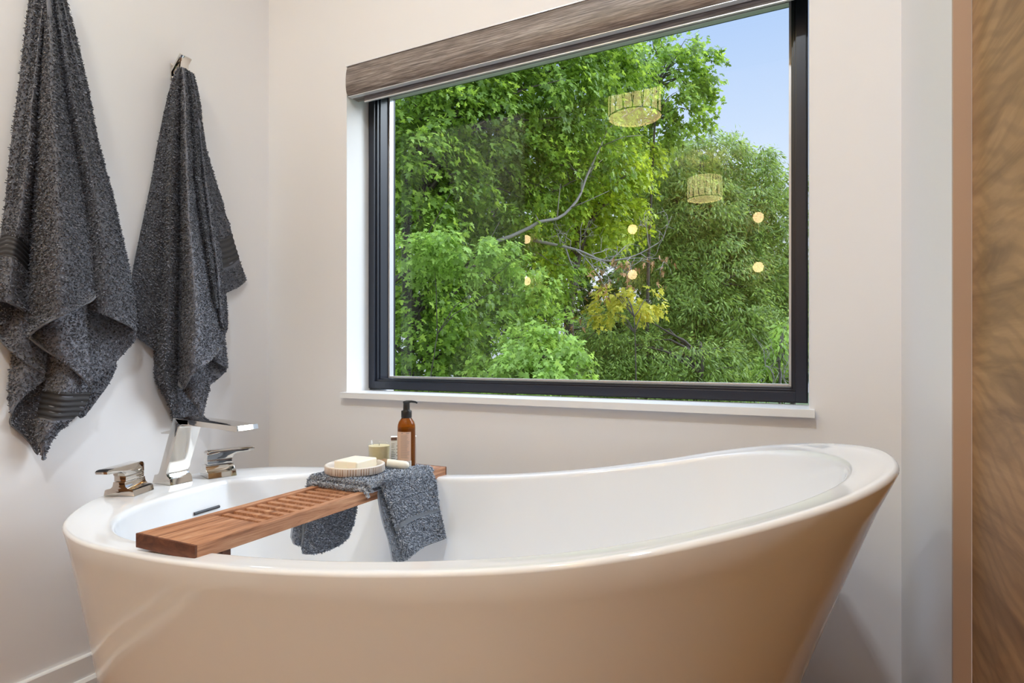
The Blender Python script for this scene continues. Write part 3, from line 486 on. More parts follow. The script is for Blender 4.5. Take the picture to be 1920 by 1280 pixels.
f = MB()
ring(f, FX0, FX1, FZ0, FZ1, 0.034, YF, YF + 0.10)
ring(f, FX0 + 0.004, FX1 - 0.004, FZ0 + 0.004, FZ1 - 0.004, 0.024, YF - 0.010, YF + 0.02)
ring(f, FX0 + 0.030, FX1 - 0.030, FZ0 + 0.030, FZ1 - 0.030, 0.008, YF + 0.012, YF + 0.09)
f.build('frame', M['black'], win)
g = MB()
ring(g, FX0 + 0.038, FX1 - 0.038, FZ0 + 0.038, FZ1 - 0.038, 0.006, YG - 0.010, YG + 0.012, 0.001)
g.build('glazing_bead', M['bead'], win)
MB().box((FX0 + 0.037, YG, FZ0 + 0.037), (FX1 - 0.037, YG + 0.0004, FZ1 - 0.037)).build('pane', M['pane'], win)
MB().box((-1.365, 1.4885, 0.7365), (0.0245, 1.63, 0.7555), 0.0015).build('sill', M['white'], win)
lin = MB()
lin.box((OX0 - 0.0005, YW - 0.0008, OZ0), (OX0 + 0.0008, YF, OZ1)).box((OX1 - 0.0008, YW - 0.0008, OZ0), (OX1 + 0.0012, YF, OZ1))
lin.build('reveal_lining', M['white'], win)

# roller blind in its cassette
bl = thing('roller_blind', (-0.67, 1.53, 1.83), 'roller blind cassette in brown woven fabric across the window head', 'window blind')
T = Matrix.Translation(-Vector(bl.location))
BX0, BX1 = -1.3485, 0.009
cz = [(1.5600, 1.8285), (1.5075, 1.8285), (1.5045, 1.822), (1.5005, 1.805), (1.4985, 1.785), (1.4985, 1.765), (1.5005, 1.748), (1.5040, 1.739), (1.5095, 1.7335), (1.5150, 1.7325), (1.5600, 1.7325)]
MB().prism(cz, BX0, BX1, 'x', T, 0.0).build('cassette', M['blind'], bl, True, 25)
MB().box((BX0, 1.5105, 1.7308), (BX1, 1.5275, 1.7330), 0.0004, T).box((BX0 - 0.004, 1.504, 1.8285), (BX1 + 0.004, 1.562, 1.8308), 0.0, T).build('cassette_channel', M['alu'], bl)
for x in (BX0 - 0.0015, BX1 - 0.0003):
    MB().prism([(y, z) for y, z in cz], x, x + 0.0018, 'x', T).build('end_cap', M['alu'], bl)
MB().box((-1.299, 1.5325, 1.716), (-0.004, 1.5385, 1.80), 0.0, T).build('roller_fabric', M['blindgrey'], bl)
MB().box((-1.299, 1.5318, 1.7130), (-0.004, 1.5385, 1.7162), 0.0008, T).build('hem_bar', M['alu'], bl)

# ------------------------------------------------------------------ bathtub
def closed_catmull(P, n):
    P = np.asarray(P, float)
    Q = np.vstack([P, P[:1]])
    d = np.r_[0, np.cumsum(np.linalg.norm(np.diff(Q, axis=0), axis=1))]
    q = np.linspace(0, d[-1], n, endpoint=False)
    k = np.clip(np.searchsorted(d, q, side='right') - 1, 0, len(P) - 1)
    u = ((q - d[k]) / (d[k + 1] - d[k]))[:, None]
    g = lambda j: P[(k + j) % len(P)]
    p0, p1, p2, p3 = g(-1), g(0), g(1), g(2)
    return 0.5 * (2 * p1 + (p2 - p0) * u + (2 * p0 - 5 * p1 + 4 * p2 - p3) * u ** 2 + (3 * p1 - p0 - 3 * p2 + p3) * u ** 3)


def rim_height(x):
    return 0.88 * (0.613 + 0.226 * np.clip(((x / 0.88 + 0.797) / 0.93 + 1) / 2, 1e-6, 1) ** 2.46)


def smooth_closed(P, k):
    for _ in range(k):
        P = 0.5 * P + 0.25 * (np.roll(P, 1, 0) + np.roll(P, -1, 0))
    return P


NT = 220
rim = smooth_closed(closed_catmull(RIM, NT), 6)
tan_ = np.roll(rim, -1, 0) - np.roll(rim, 1, 0)
nrm = np.stack([-tan_[:, 1], tan_[:, 0]], 1)
nrm /= np.linalg.norm(nrm, axis=1)[:, None]
ctr = rim[:, :2].mean(0)
if ((ctr - rim[:, :2]) * nrm).sum() < 0:
    nrm = -nrm


def sstep(a):
    a = np.clip(a, 0, 1)
    return a * a * (3 - 2 * a)


wdeck = 0.046 + 0.105 * sstep((-1.10 - rim[:, 0]) / 0.42) * (1 - 0.45 * sstep((0.85 - rim[:, 1]) / 0.2))
inner = smooth_closed(np.c_[rim[:, :2] + nrm * wdeck[:, None], rim[:, 2]], 10)
inner[:, 2] = rim_height(inner[:, 0]) - 0.001
ang = np.arctan2((rim[:, 1] - ctr[1]) / 0.41, (rim[:, 0] - ctr[0]) / 0.82)
ct, st = np.cos(ang), np.sin(ang)
base = np.c_[-0.7489 + 0.613 * np.sign(ct) * abs(ct) ** (2 / 2.636), 0.9276 + 0.2884 * np.sign(st) * abs(st) ** (2 / 2.636)]
floor_in = np.c_[-0.76 + 0.50 * np.sign(ct) * abs(ct) ** 0.8, 0.955 + 0.20 * np.sign(st) * abs(st) ** 0.8]
rings = []
for v in np.linspace(1, 0, 15)[:-1]:
    w = v + 0.1839 * v * (1 - v)
    z = rim[:, 2] * (1 - v)
    rings.append(np.c_[rim[:, :2] * (1 - w) + base * w, z])
rings[0][:, 2] = 0.0
R0 = 0.007
for a in np.linspace(0, 90, 6):
    a = math.radians(a)
    rings.append(np.c_[rim[:, :2] + nrm * (R0 * (1 - math.cos(a))), rim[:, 2] - R0 + R0 * math.sin(a)])
for u in (0.33, 0.66):
    rings.append(np.c_[rim[:, :2] * (1 - u) + inner[:, :2] * u, rim[:, 2] * (1 - u) + inner[:, 2] * u])
toin = floor_in - inner[:, :2]
toin /= np.linalg.norm(toin, axis=1)[:, None]
R1 = 0.014
for a in np.linspace(90, 0, 7):
    a = math.radians(a)
    rings.append(np.c_[inner[:, :2] + toin * (R1 * math.cos(a)), inner[:, 2] - R1 + R1 * math.sin(a)])
st0 = rings[-1]
ZB = 0.13
for v in np.linspace(0, 1, 18)[1:]:
    # the basin wall drops steeply at first and rounds into the bottom
    a = v * math.pi / 2
    w = 1 - math.cos(a)
    w = 0.42 * v + 0.58 * w
    zz = st0[:, 2] + (ZB - st0[:, 2]) * math.sin(a) ** 0.9
    rings.append(np.c_[st0[:, :2] * (1 - w) + floor_in * w, zz])
for u in (0.3, 0.6, 0.85):
    c = np.array([-0.76, 0.955])
    rings.append(np.c_[floor_in * (1 - u) + c * u, np.full(NT, ZB - 0.006 * u)])
verts = np.vstack(rings + [np.array([[-0.76, 0.955, ZB - 0.006]])])
faces = []
for r in range(len(rings) - 1):
    for i in range(NT):
        j = (i + 1) % NT
        faces.append((r * NT + i, r * NT + j, (r + 1) * NT + j, (r + 1) * NT + i))
for i in range(NT):
    faces.append(((len(rings) - 1) * NT + i, (len(rings) - 1) * NT + (i + 1) % NT, len(verts) - 1))
faces.append(tuple(range(NT))[::-1])
TUBC = Vector((-0.75, 0.93, 0.0))
tub = thing('bathtub', TUBC, 'white freestanding slipper bathtub with a high right end, below the window', 'bathtub')
me = pymesh('tub_shell', verts - np.array(TUBC), faces)
bm = bmesh.new()
bm.from_mesh(me)
bmesh.ops.recalc_face_normals(bm, faces=bm.faces[:])
bm.to_mesh(me)
bm.free()
o = link('shell', me, M['tub'], tub, True)
# overflow slot in the left end of the basin
sl = MB()
p0, p1 = Vector((-1.4, 1.0, 0.45)), Vector((-1.4, 1.08, 0.45))


def basin_hit(px_dir_y, z):
    """point of the basin wall on the left at height z and depth y"""
    best, bd = None, 9
    for r in rings[-22:]:
        for q in r:
            if q[0] < -1.0:
                dd = abs(q[1] - px_dir_y) + abs(q[2] - z)
                if dd < bd:
                    best, bd = q, dd
    return Vector(best)


q0, q1 = basin_hit(0.985, 0.475), basin_hit(1.065, 0.475)
q0.z = q1.z = 0.475
sl.tube([q0 + Vector((0.002, 0, 0)) - TUBC, q1 + Vector((0.002, 0, 0)) - TUBC], 0.0042, 10)
sl.build('overflow_slot', M['dark'], tub)

# ------------------------------------------------------------------ tub filler set
ZD = 0.5395
fau = thing('tub_faucet', (-1.508, 1.0115, ZD), 'polished nickel waterfall tub spout leaning forward on the tub deck', 'faucet')
T = Matrix.Translation(-Vector(fau.location))


def arc(cx, cz, r, a0, a1, n=6):
    return [(cx + r * math.cos(math.radians(a0 + (a1 - a0) * i / n)), cz + r * math.sin(math.radians(a0 + (a1 - a0) * i / n))) for i in range(n + 1)]


body = [(-1.5450, ZD), (-1.4710, ZD), (-1.4745, 0.5555), (-1.4780, 0.5590), (-1.4840, 0.5615), (-1.4868, 0.5660), (-1.4868, 0.5720), (-1.4370, 0.6890), (-1.4310, 0.6960), (-1.4240, 0.6995), (-1.40, 0.700), (-1.40, 0.7130), (-1.4590, 0.7155), (-1.5165, 0.5720), (-1.5200, 0.5665), (-1.5260, 0.5635), (-1.5360, 0.5620)]
MB().prism(body, 0.980, 1.043, 'y', T, 0.0015).build('spout_body', M['nickel'], fau, True, 30)
pl = [(-1.455, 0.7155), (-1.2235, 0.7065), (-1.2200, 0.6950), (-1.2290, 0.6925), (-1.300, 0.6965), (-1.4360, 0.6995)]
MB().prism(pl, 0.980, 1.043, 'y', T, 0.0012).build('spout_trough', M['nickel'], fau, True, 30)
tail = [(-1.505, 0.668), (-1.478, 0.668), (-1.470, 0.690), (-1.475, 0.697), (-1.512, 0.676)]
MB().prism([(-1.4760, 0.684), (-1.4790, 0.672), (-1.530, 0.668), (-1.533, 0.672)], 0.995, 1.028, 'y', T, 0.0008).build('diverter', M['nickel'], fau, True, 30)


def handle(loc, rot, tip, label):
    h = thing('faucet_handle', loc, label, 'faucet handle', 'deck handles of the tub filler', rot)
    hb = 0.038
    pr = [(-hb, 0), (hb, 0), (hb - 0.003, 0.0135), (hb - 0.007, 0.0155), (0.0215, 0.0175), (0.0165, 0.0225), (0.0145, 0.030), (0.0145, 0.0335),
          (-0.0145, 0.0335), (-0.0145, 0.030), (-0.0165, 0.0225), (-0.0215, 0.0175), (-hb + 0.007, 0.0155), (-hb + 0.003, 0.0135)]
    MB().prism(pr, -0.037, 0.037, 'y', None, 0.0012).build('base', M['nickel'], h, True, 30)
    MB().box((-0.0145, -0.033, 0.0342), (0.0145, 0.033, 0.047), 0.0012).build('neck', M['nickel'], h, True, 30)
    s = tip
    lev = [(-0.034 * s, 0.0472), (-0.034 * s, 0.066), (-0.030 * s, 0.0715), (-0.022 * s, 0.0735), (0.090 * s, 0.0725), (0.096 * s, 0.069), (0.094 * s, 0.0635), (0.087 * s, 0.0615), (0.050 * s, 0.0605), (0.040 * s, 0.056), (0.034 * s, 0.0472)]
    MB().prism(lev, -0.0145, 0.0145, 'x', None, 0.0018).build('lever', M['nickel'], h, True, 30)
    return h


handle((-1.4880, 0.8870, ZD), math.radians(24), -1, 'polished nickel lever handle in front of the spout, by the tub end')
handle((-1.4780, 1.1260, ZD), math.radians(-20), 1, 'polished nickel lever handle behind the spout, toward the window wall')

# ------------------------------------------------------------------ teak bath tray
TX0, TX1, TY0, TY1, TZ0, TZ1 = -1.003, -0.853, 0.608, 1.336, 0.5565, 0.5805
tray = thing('bath_tray', ((TX0 + TX1) / 2, (TY0 + TY1) / 2, TZ0), 'reddish teak bath tray with a slatted middle, laid across the tub', 'bath tray')
T = Matrix.Translation(-Vector(tray.location))
for y in (TX0, TX1 - 0.017):
    MB().box((y, TY0 + 0.0045, TZ0), (y + 0.017, TY1 - 0.0045, TZ1), 0.0018, T).build('side_rail', M['teak'], tray)
MB().box((TX0 + 0.0171, TY0 + 0.0045, TZ0 + 0.001), (TX1 - 0.0171, 0.742, TZ1 - 0.0004), 0.001, T).build('end_panel', M['teak'], tray)
MB().box((TX0 + 0.0171, 1.215, TZ0 + 0.001), (TX1 - 0.0171, TY1 - 0.0045, TZ1 - 0.0004), 0.001, T).build('end_panel', M['teak'], tray)
for ya, yb in ((TY0, TY0 + 0.0046), (TY1 - 0.0046, TY1)):
    MB().box((TX0, ya, TZ0), (TX1, yb, TZ1), 0.0016, T).build('end_cap', M['teak_end'], tray)
y = 0.7585
while y < 1.205:
    MB().box((TX0 + 0.0165, y, TZ0 + 0.007), (TX1 - 0.0165, y + 0.0125, TZ1 - 0.0035), 0.001, T).build('slat', M['teak'], tray)
    y += 0.0262
for y in (0.662, 1.262):
    MB().box((TX0 + 0.02, y, TZ0 - 0.017), (TX1 - 0.006, y + 0.016, TZ0), 0.001, T).build('cleat', M['teak_end'], tray)
# ------------------------------------------------------------------ terry towels
def tri_mesh(name, V, F, smooth=False):
    me = bpy.data.meshes.new(name)
    V = np.ascontiguousarray(V, np.float32)
    F = np.ascontiguousarray(F, np.int32)
    k = F.shape[1]
    me.vertices.add(len(V))
    me.vertices.foreach_set('co', V.ravel())
    me.loops.add(F.size)
    me.loops.foreach_set('vertex_index', F.ravel())
    me.polygons.add(len(F))
    me.polygons.foreach_set('loop_start', np.arange(len(F), dtype=np.int32) * k)
    me.polygons.foreach_set('loop_total', np.full(len(F), k, np.int32))
    me.update(calc_edges=True)
    if smooth:
        me.polygons.foreach_set('use_smooth', np.ones(len(F), bool))
    return me


def unit(a):
    return a / (np.linalg.norm(a, axis=-1, keepdims=True) + 1e-12)


def vnoise(P, seed, scale):
    r = np.random.default_rng(seed)
    out = np.zeros(P.shape[:-1])
    for k in range(6):
        d = unit(r.normal(size=3)) * scale * (0.6 + r.random())
        out += np.sin(P @ d + r.random() * 6.28)
    return out / 6


def panel_grid(rows, nr, nc, seed, wob):
    R = np.stack([catmull(r, nc) for r in rows])
    G = np.stack([catmull(R[:, j], nr) for j in range(nc)], 1)
    return G


def grid_normals(G, toward):
    du = np.gradient(G, axis=0)
    dv = np.gradient(G, axis=1)
    n = unit(np.cross(du, dv))
    s = np.sign((n.reshape(-1, 3) @ np.array(toward)).sum())
    return n * (s if s != 0 else 1)


def grid_solid(G, N, th):
    nr, nc = G.shape[:2]
    F0 = G.reshape(-1, 3)
    B0 = (G - N * th).reshape(-1, 3)
    V = np.vstack([F0, B0])
    off = nr * nc
    i, j = np.meshgrid(np.arange(nr - 1), np.arange(nc - 1), indexing='ij')
    a = (i * nc + j).ravel()
    q = np.stack([a, a + 1, a + nc + 1, a + nc], 1)
    F = [q, q[:, ::-1] + off]
    def strip(idx):
        s = np.array(idx)
        return np.stack([s[:-1], s[1:], s[1:] + off, s[:-1] + off], 1)
    F += [strip(np.arange(nc)), strip((nr - 1) * nc + np.arange(nc))[:, ::-1], strip(np.arange(nr) * nc)[:, ::-1], strip(np.arange(nr) * nc + nc - 1)]
    return V, np.vstack(F)


def tufts(G, N, spacing, length, width, rng, skip=None, droop=0.35):
    """little bent loops of yarn standing on the cloth"""
    nr, nc = G.shape[:2]
    e1 = G[1:, :-1] - G[:-1, :-1]
    e2 = G[:-1, 1:] - G[:-1, :-1]
    A = np.linalg.norm(np.cross(e1, e2), axis=-1)
    if skip is not None:
        A = A * (~skip[:-1, None] if skip.ndim == 1 else 1)
    n = int(A.sum() / spacing ** 2)
    cell = rng.choice(A.size, n, p=(A / A.sum()).ravel())
    i, j = np.divmod(cell, nc - 1)
    u, v = rng.random(n)[:, None], rng.random(n)[:, None]
    bil = lambda X: X[i, j] * (1 - u) * (1 - v) + X[i + 1, j] * u * (1 - v) + X[i, j + 1] * (1 - u) * v + X[i + 1, j + 1] * u * v
    P = bil(G)
    n_ = unit(bil(N))
    t = unit(np.cross(n_, rng.normal(size=(n, 3))))
    s = np.cross(n_, t)
    L = length * (0.7 + 0.6 * rng.random((n, 1)))
    W = width * (0.7 + 0.6 * rng.random((n, 1)))
    down = np.array([0, 0, -1.0]) * droop
    m1 = P + unit(n_ + 0.35 * t + down * 0.5) * L * 0.55
    tip = m1 + unit(0.55 * n_ + 0.9 * t + down) * L * 0.5
    V = np.stack([P - s * W * 0.5, P + s * W * 0.5, m1 - s * W * 0.55, m1 + s * W * 0.55, tip - s * W * 0.3, tip + s * W * 0.3], 1).reshape(-1, 3)
    b = (np.arange(n) * 6)[:, None]
    F = np.vstack([b + [0, 1, 3, 2], b + [2, 3, 5, 4]])
    return V, F


def cloth_material(name, base, light):
    m = new_mat(name, base, 0.9)
    bsdf(m).inputs['Specular IOR Level'].default_value = 0.15
    bsdf(m).inputs['Sheen Weight'].default_value = 0.25
    bsdf(m).inputs['Sheen Roughness'].default_value = 0.5
    g = nd(m, 'ShaderNodeNewGeometry')
    r = nd(m, 'ShaderNodeValToRGB')
    r.color_ramp.elements[0].color = (*base, 1)
    r.color_ramp.elements[1].color = (*light, 1)
    lk(m, g.outputs['Random Per Island'], r.inputs[0])
    lk(m, r.outputs[0], bsdf(m).inputs['Base Color'])
    return m


M['terry'] = cloth_material('charcoal_terry', (0.028, 0.029, 0.033), (0.235, 0.245, 0.285))
M['terry_hem'] = new_mat('charcoal_hem_tape', (0.15, 0.155, 0.172), 0.75)
M['band'] = new_mat('charcoal_woven_band', (0.040, 0.039, 0.042), 0.7)
M['terry_blue'] = cloth_material('slate_terry', (0.12, 0.14, 0.175), (0.52, 0.58, 0.67))
M['hem_blue'] = new_mat('slate_hem', (0.15, 0.17, 0.20), 0.75)


def make_towel(name, loc, label, cat, panels, hems, bands, mat, hem_mat, band_mat, seed, spacing=0.0033, length=0.0046, width=0.0024, th=0.005, toward=(1, -0.4, 0), group=None, res=(90, 34), hemr=0.0021):
    root = thing(name, loc, label, cat, group)
    L = np.array(loc)
    rng = np.random.default_rng(seed)
    CV, CF, BB = [], [], []
    off = 0
    for key, rows in panels.items():
        G = panel_grid(rows, res[0], res[1], seed, 0)
        N = grid_normals(G, toward)
        G = G + N * (0.0022 * vnoise(G, seed + 1, 45))[..., None] + N * (0.0010 * vnoise(G, seed + 2, 140))[..., None]
        N = grid_normals(G, toward)
        skip = None
        if key in bands:
            a, c = bands[key]
            t = np.linspace(0, 1, res[0])
            skip = (t >= a) & (t <= c)
            idx = np.where(skip)[0]
            Gb = panel_grid(rows, res[0] * 4, res[1], seed, 0)
            tb = np.linspace(0, 1, res[0] * 4)
            sb = (tb >= a) & (tb <= c)
            Gb = Gb[sb]
            Nb = grid_normals(Gb, toward)
            ph = np.linspace(0, 1, len(Gb))[:, None, None]
            Gb = Gb + Nb * (0.0022 * vnoise(Gb, seed + 1, 45))[..., None] + Nb * (0.0016 + 0.0013 * np.sin(ph * 2 * np.pi * 5.0))
            BB.append(grid_solid(Gb, Nb, 0.002))
        V, F = grid_solid(G, N, th)
        CV.append(V); CF.append(F + off); off += len(V)
        V, F = tufts(G, N, spacing, length, width, rng, skip)
        CV.append(V); CF.append(F + off); off += len(V)
        # the turned edges carry pile too
        for side in hems.get(key, ''):
            E = {'b': G[-1], 'l': G[:, 0], 'r': G[:, -1]}[side]
            NE = {'b': N[-1], 'l': N[:, 0], 'r': N[:, -1]}[side]
            MB().tube((E - NE * th * 0.5 - L), hemr, 7).build('hem', hem_mat, root, True, 0)
    me = tri_mesh(name + '_pile', np.vstack(CV) - L, np.vstack(CF))
    link('terry_cloth', me, mat, root)
    for V, F in BB:
        link('woven_band', tri_mesh('woven_band', V - L, F, True), band_mat, root)
    return root


make_towel('bath_towel', (XL + 0.06, 0.80, 1.80), 'large charcoal terry towel in the left corner, its hem cascading in folds', 'towel',
           TOWEL_LARGE, {'N': 'bl', 'N2': 'b', 'P': 'b', 'J': 'b', 'I': 'b', 'H': 'br', 'G': 'b', 'F': 'b', 'K': 'b', 'L': 'b', 'M': 'b'},
           {'N': (0.80, 0.875), 'H': (0.50, 0.70)}, M['terry'], M['terry_hem'], M['band'], 3, group='charcoal towels on wall hooks')
make_towel('bath_towel', (XL + 0.05, 1.15, 1.74), 'narrow charcoal terry towel hanging behind the tub spout, from the visible hook', 'towel',
           TOWEL_NARROW, {'W': 'b', 'B': 'b', 'D': 'b', 'E': 'b', 'D3': 'b', 'D3b': 'b', 'D4': 'b', 'D4b': 'b', 'D5': 'b'},
           {'W': (0.74, 0.88)}, M['terry'], M['terry_hem'], M['band'], 8, group='charcoal towels on wall hooks')


def towel_hook(y, z, label):
    h = thing('towel_hook', (XL, y, z), label, 'towel hook', 'wall hooks for the towels')
    MB().box((0, -0.018, -0.024), (0.006, 0.018, 0.024), 0.001).build('wall_plate', M['nickel'], h, True, 30)
    t = 0.0065
    arm = [(0.006, -0.014), (0.006, 0.006), (0.012, 0.012), (0.034, 0.034), (0.0345, 0.040), (0.0290, 0.040), (0.006, 0.018)]
    MB().prism([(0.005, -0.004), (0.012, 0.002), (0.050, 0.040), (0.0455, 0.0445), (0.010, 0.010), (0.005, 0.010)], -0.018, 0.018, 'y', None, 0.001).build('arm', M['nickel'], h, True, 30)
    MB().prism([(0.005, -0.020), (0.040, -0.020), (0.0455, 0.036), (0.041, 0.038), (0.036, -0.014), (0.005, -0.014)], -0.012, 0.012, 'y', None, 0.001).build('peg', M['nickel'], h, True, 30)
    return h


towel_hook(1.160, 1.735, 'polished nickel hook on the left wall with the narrow towel on it')
towel_hook(0.790, 1.795, 'polished nickel hook on the left wall that carries the large towel')

# folded hand towel over the tray
ht = thing('hand_towel', (-0.93, 1.12, 0.5805), 'folded slate grey hand towel draped across the bath tray', 'hand towel')
LO = np.array(ht.location)
rng = np.random.default_rng(21)


def slab(b, y0f, y0b, x0, x1, zb0, zt_front, zt_back, n=40):
    """double-folded layer lying on the tray: a rounded front roll, swept across the tray"""
    xs = np.linspace(x0, x1, n)
    prof = []
    hz = (zt_front - zb0) / 2
    for a in np.linspace(-90, 90, 9):
        a = math.radians(a)
        prof.append((y0f + hz - hz * math.cos(a), zb0 + hz + hz * math.sin(a)))
    for k in np.linspace(0, 1, 22)[1:]:
        prof.append((y0f + hz + (y0b - y0f - hz) * k, zt_front + (zt_back - zt_front) * k))
    G = np.array([[(x, y, z) for (y, z) in prof] for x in xs])
    # the sheet bends down over both edges of the tray
    dx0 = np.clip((x0 + 0.016 - G[..., 0]) / 0.016, 0, 1)
    dx1 = np.clip((G[..., 0] - (x1 - 0.016)) / 0.016, 0, 1)
    G[..., 2] -= 0.012 * dx0 ** 2 + 0.012 * dx1 ** 2
    G[..., 1] += 0.0016 * np.sin(G[..., 0] * 190) * (G[..., 1] < y0f + 0.02)
    G[..., 2] += 0.0012 * vnoise(G, 5, 60)
    return G


HV, HF, off = [], [], 0
HB = MB()
sheets = []
Gl = slab(None, 1.004, 1.246, -1.022, -0.842, 0.5812, 0.5925, 0.589)
sheets.append((Gl, (0, -0.5, 1), 0.004))
Gu = slab(None, 1.008, 1.248, -1.024, -0.834, 0.5925, 0.6045, 0.5975)
sheets.append((Gu, (0, -0.5, 1), 0.004))
hang = {k: panel_grid(v, 70, 40, 0, 0) for k, v in HAND_TOWEL.items()}
sheets += [(hang['R'], (1, -0.6, 0.2), 0.009), (hang['R2'], (1, -0.6, 0.2), 0.008), (hang['Lh'], (1, -0.6, 0), 0.009), (hang['Lh2'], (1, -0.6, 0), 0.008)]
for G, tw, th in sheets:
    N = grid_normals(G, tw)
    G = G + N * (0.0016 * vnoise(G, 31, 70))[..., None]
    skip = None
    if G.shape[:2] == hang['R'].shape[:2] and G is not None and tw == (1, -0.6, 0.2) and th == 0.009:
        t = np.linspace(0, 1, G.shape[0])
        skip = ((t > 0.585) & (t < 0.635)) | ((t > 0.335) & (t < 0.35))
        G = G - N * (0.003 * skip[:, None])[..., None]
    V, F = grid_solid(G, N, th)
    HV.append(V); HF.append(F + off); off += len(V)
    V, F = tufts(G, N, 0.0022, 0.0038, 0.0018, rng, skip, 0.2)
    HV.append(V); HF.append(F + off); off += len(V)
link('terry_cloth', tri_mesh('hand_towel_pile', np.vstack(HV) - LO, np.vstack(HF)), M['terry_blue'], ht)
G = hang['R']
N = grid_normals(G, (1, -0.6, 0.2))
HB.tube(G[-1] - N[-1] * 0.006 - LO, 0.0022, 7)
HB.build('hem', M['hem_blue'], ht, True, 0)
t = np.linspace(0, 1, G.shape[0])
bd = (t > 0.575) & (t < 0.645)
Vb, Fb = grid_solid(G[bd] + N[bd] * 0.0012, N[bd], 0.002)
link('woven_band', tri_mesh('hand_towel_band', Vb - LO, Fb, True), M['hem_blue'], ht)

# ------------------------------------------------------------------ things on the tray
M['soap'] = new_mat('ivory_soap', (0.86, 0.80, 0.66), 0.45)
bsdf(M['soap']).inputs['Subsurface Weight'].default_value = 0.35
bsdf(M['soap']).inputs['Subsurface Radius'].default_value = (0.012, 0.008, 0.004)
M['dish'] = new_mat('stoneware_dish', (0.72, 0.66, 0.60), 0.55)
M['dish_rib'] = new_mat('worn_brown_glaze', (0.36, 0.24, 0.17), 0.5)
dish = thing('soap_dish', (-0.938, 1.074, 0.6052), 'round fluted stoneware soap dish on the folded hand towel', 'soap dish')
b = MB()
n = 72
R = 0.0675
prof_o = [(0.060, 0.0), (0.0655, 0.0015), (R, 0.004), (R, 0.0185), (R - 0.0015, 0.0200), (R - 0.0045, 0.0200), (R - 0.0062, 0.0185), (R - 0.008, 0.0085), (R - 0.012, 0.0068), (0.0, 0.0066)]
b.lathe([(0.0, 0.0)] + prof_o, (0, 0, 0), 144)
for v in b.bm.verts:
    r = math.hypot(v.co.x, v.co.y)
    if r > R - 0.0012 and 0.002 < v.co.z < 0.0192:
        a = math.atan2(v.co.y, v.co.x)
        k = 1 + 0.016 * math.cos(a * n)
        v.co.x *= k
        v.co.y *= k
b.build('bowl', M['dish'], dish, True, 40)
b = MB()
for i in range(n):
    a = 2 * math.pi * (i + 0.5) / n
    r = R * 0.992
    if i % 5 == 3:
        continue
    b.tube([(r * math.cos(a), r * math.sin(a), 0.0035), (r * math.cos(a), r * math.sin(a), 0.0175)], 0.00105, 6)
b.build('flute_glaze', M['dish_rib'], dish, True, 0)
sp = MB()
sp.box((-0.033, -0.0375, 0.0), (0.033, 0.0375, 0.0225), 0.0042, None, 3)
so = sp.build('soap_bar', M['soap'], None, True, 50)
so.location = (-0.942, 1.081, 0.6120)
so.rotation_euler = (0, 0, math.radians(2))
tag(so, 'rectangular ivory bar of soap lying in the fluted dish', 'soap')

# pump bottle
M['amber'] = new_mat('amber_plastic', (0.42, 0.115, 0.008), 0.06)
bsdf(M['amber']).inputs['Transmission Weight'].default_value = 0.72
bsdf(M['amber']).inputs['IOR'].default_value = 1.3
M['liquid'] = new_mat('amber_liquid', (0.30, 0.075, 0.008), 0.25)
M['pump'] = new_mat('black_pump_plastic', (0.012, 0.012, 0.013), 0.35)
M['label_tan'] = new_mat('tan_paper_label', (0.62, 0.43, 0.33), 0.6)
M['label_white'] = new_mat('white_paper_label', (0.82, 0.82, 0.80), 0.6)
M['ink'] = new_mat('brown_ink', (0.13, 0.07, 0.05), 0.6)
M['ink_grey'] = new_mat('grey_ink', (0.30, 0.26, 0.24), 0.6)
BZ = 0.5985
bot = thing('pump_bottle', (-0.895, 1.215, BZ), 'amber pump bottle with a black pump and a tan label', 'bottle')
rb = 0.0222
MB().lathe([(0, 0), (rb - 0.003, 0), (rb, 0.003), (rb, 0.098), (rb * 0.97, 0.105), (rb * 0.86, 0.112), (rb * 0.66, 0.1185), (0.0125, 0.1215), (0.0115, 0.126), (0.0, 0.126)], (0, 0, 0), 56).build('body', M['amber'], bot, True, 40)
MB().lathe([(0, 0.002), (rb - 0.0045, 0.002), (rb - 0.002, 0.005), (rb - 0.002, 0.096), (0, 0.0965)], (0, 0, 0), 40).build('liquid', M['liquid'], bot, True, 40)
b = MB()
b.lathe([(0, 0.122), (0.0128, 0.122), (0.0132, 0.1235), (0.0132, 0.1385), (0.0125, 0.140), (0.0092, 0.1402), (0.0084, 0.142), (0.0080, 0.158), (0.0088, 0.1595), (0.0088, 0.1615), (0, 0.163)], (0, 0, 0), 40)
b.build('pump_collar', M['pump'], bot, True, 40)
face = math.atan2(-1.215, 0.895)          # the side of the bottle turned to the room
sd = face + math.pi / 2
dirv = Vector((math.cos(sd), math.sin(sd), 0))
b = MB()
b.tube([dirv * -0.008 + Vector((0, 0, 0.1605)), Vector((0, 0, 0.1622)), dirv * 0.012 + Vector((0, 0, 0.1628)), dirv * 0.022 + Vector((0, 0, 0.1612)), dirv * 0.027 + Vector((0, 0, 0.1585))], [0.003, 0.0034, 0.0030, 0.0026, 0.0022], 10)
b.build('spout', M['pump'], bot, True, 0)


def label_patch(root, r, a0, a1, z0, z1, mat, name):
    k = 16
    V, F = [], []
    for i in range(k + 1):
        a = a0 + (a1 - a0) * i / k
        for rr in (r, r + 0.0003):
            for z in (z0, z1):
                V.append((rr * math.cos(a), rr * math.sin(a), z))
    for i in range(k):
        p, q = i * 4, i * 4 + 4
        F += [(p + 2, q + 2, q + 3, p + 3), (p, p + 1, q + 1, q), (p + 1, p + 3, q + 3, q + 1), (p, q, q + 2, p + 2)]
    return link(name, pymesh(name, V, F), mat, root)


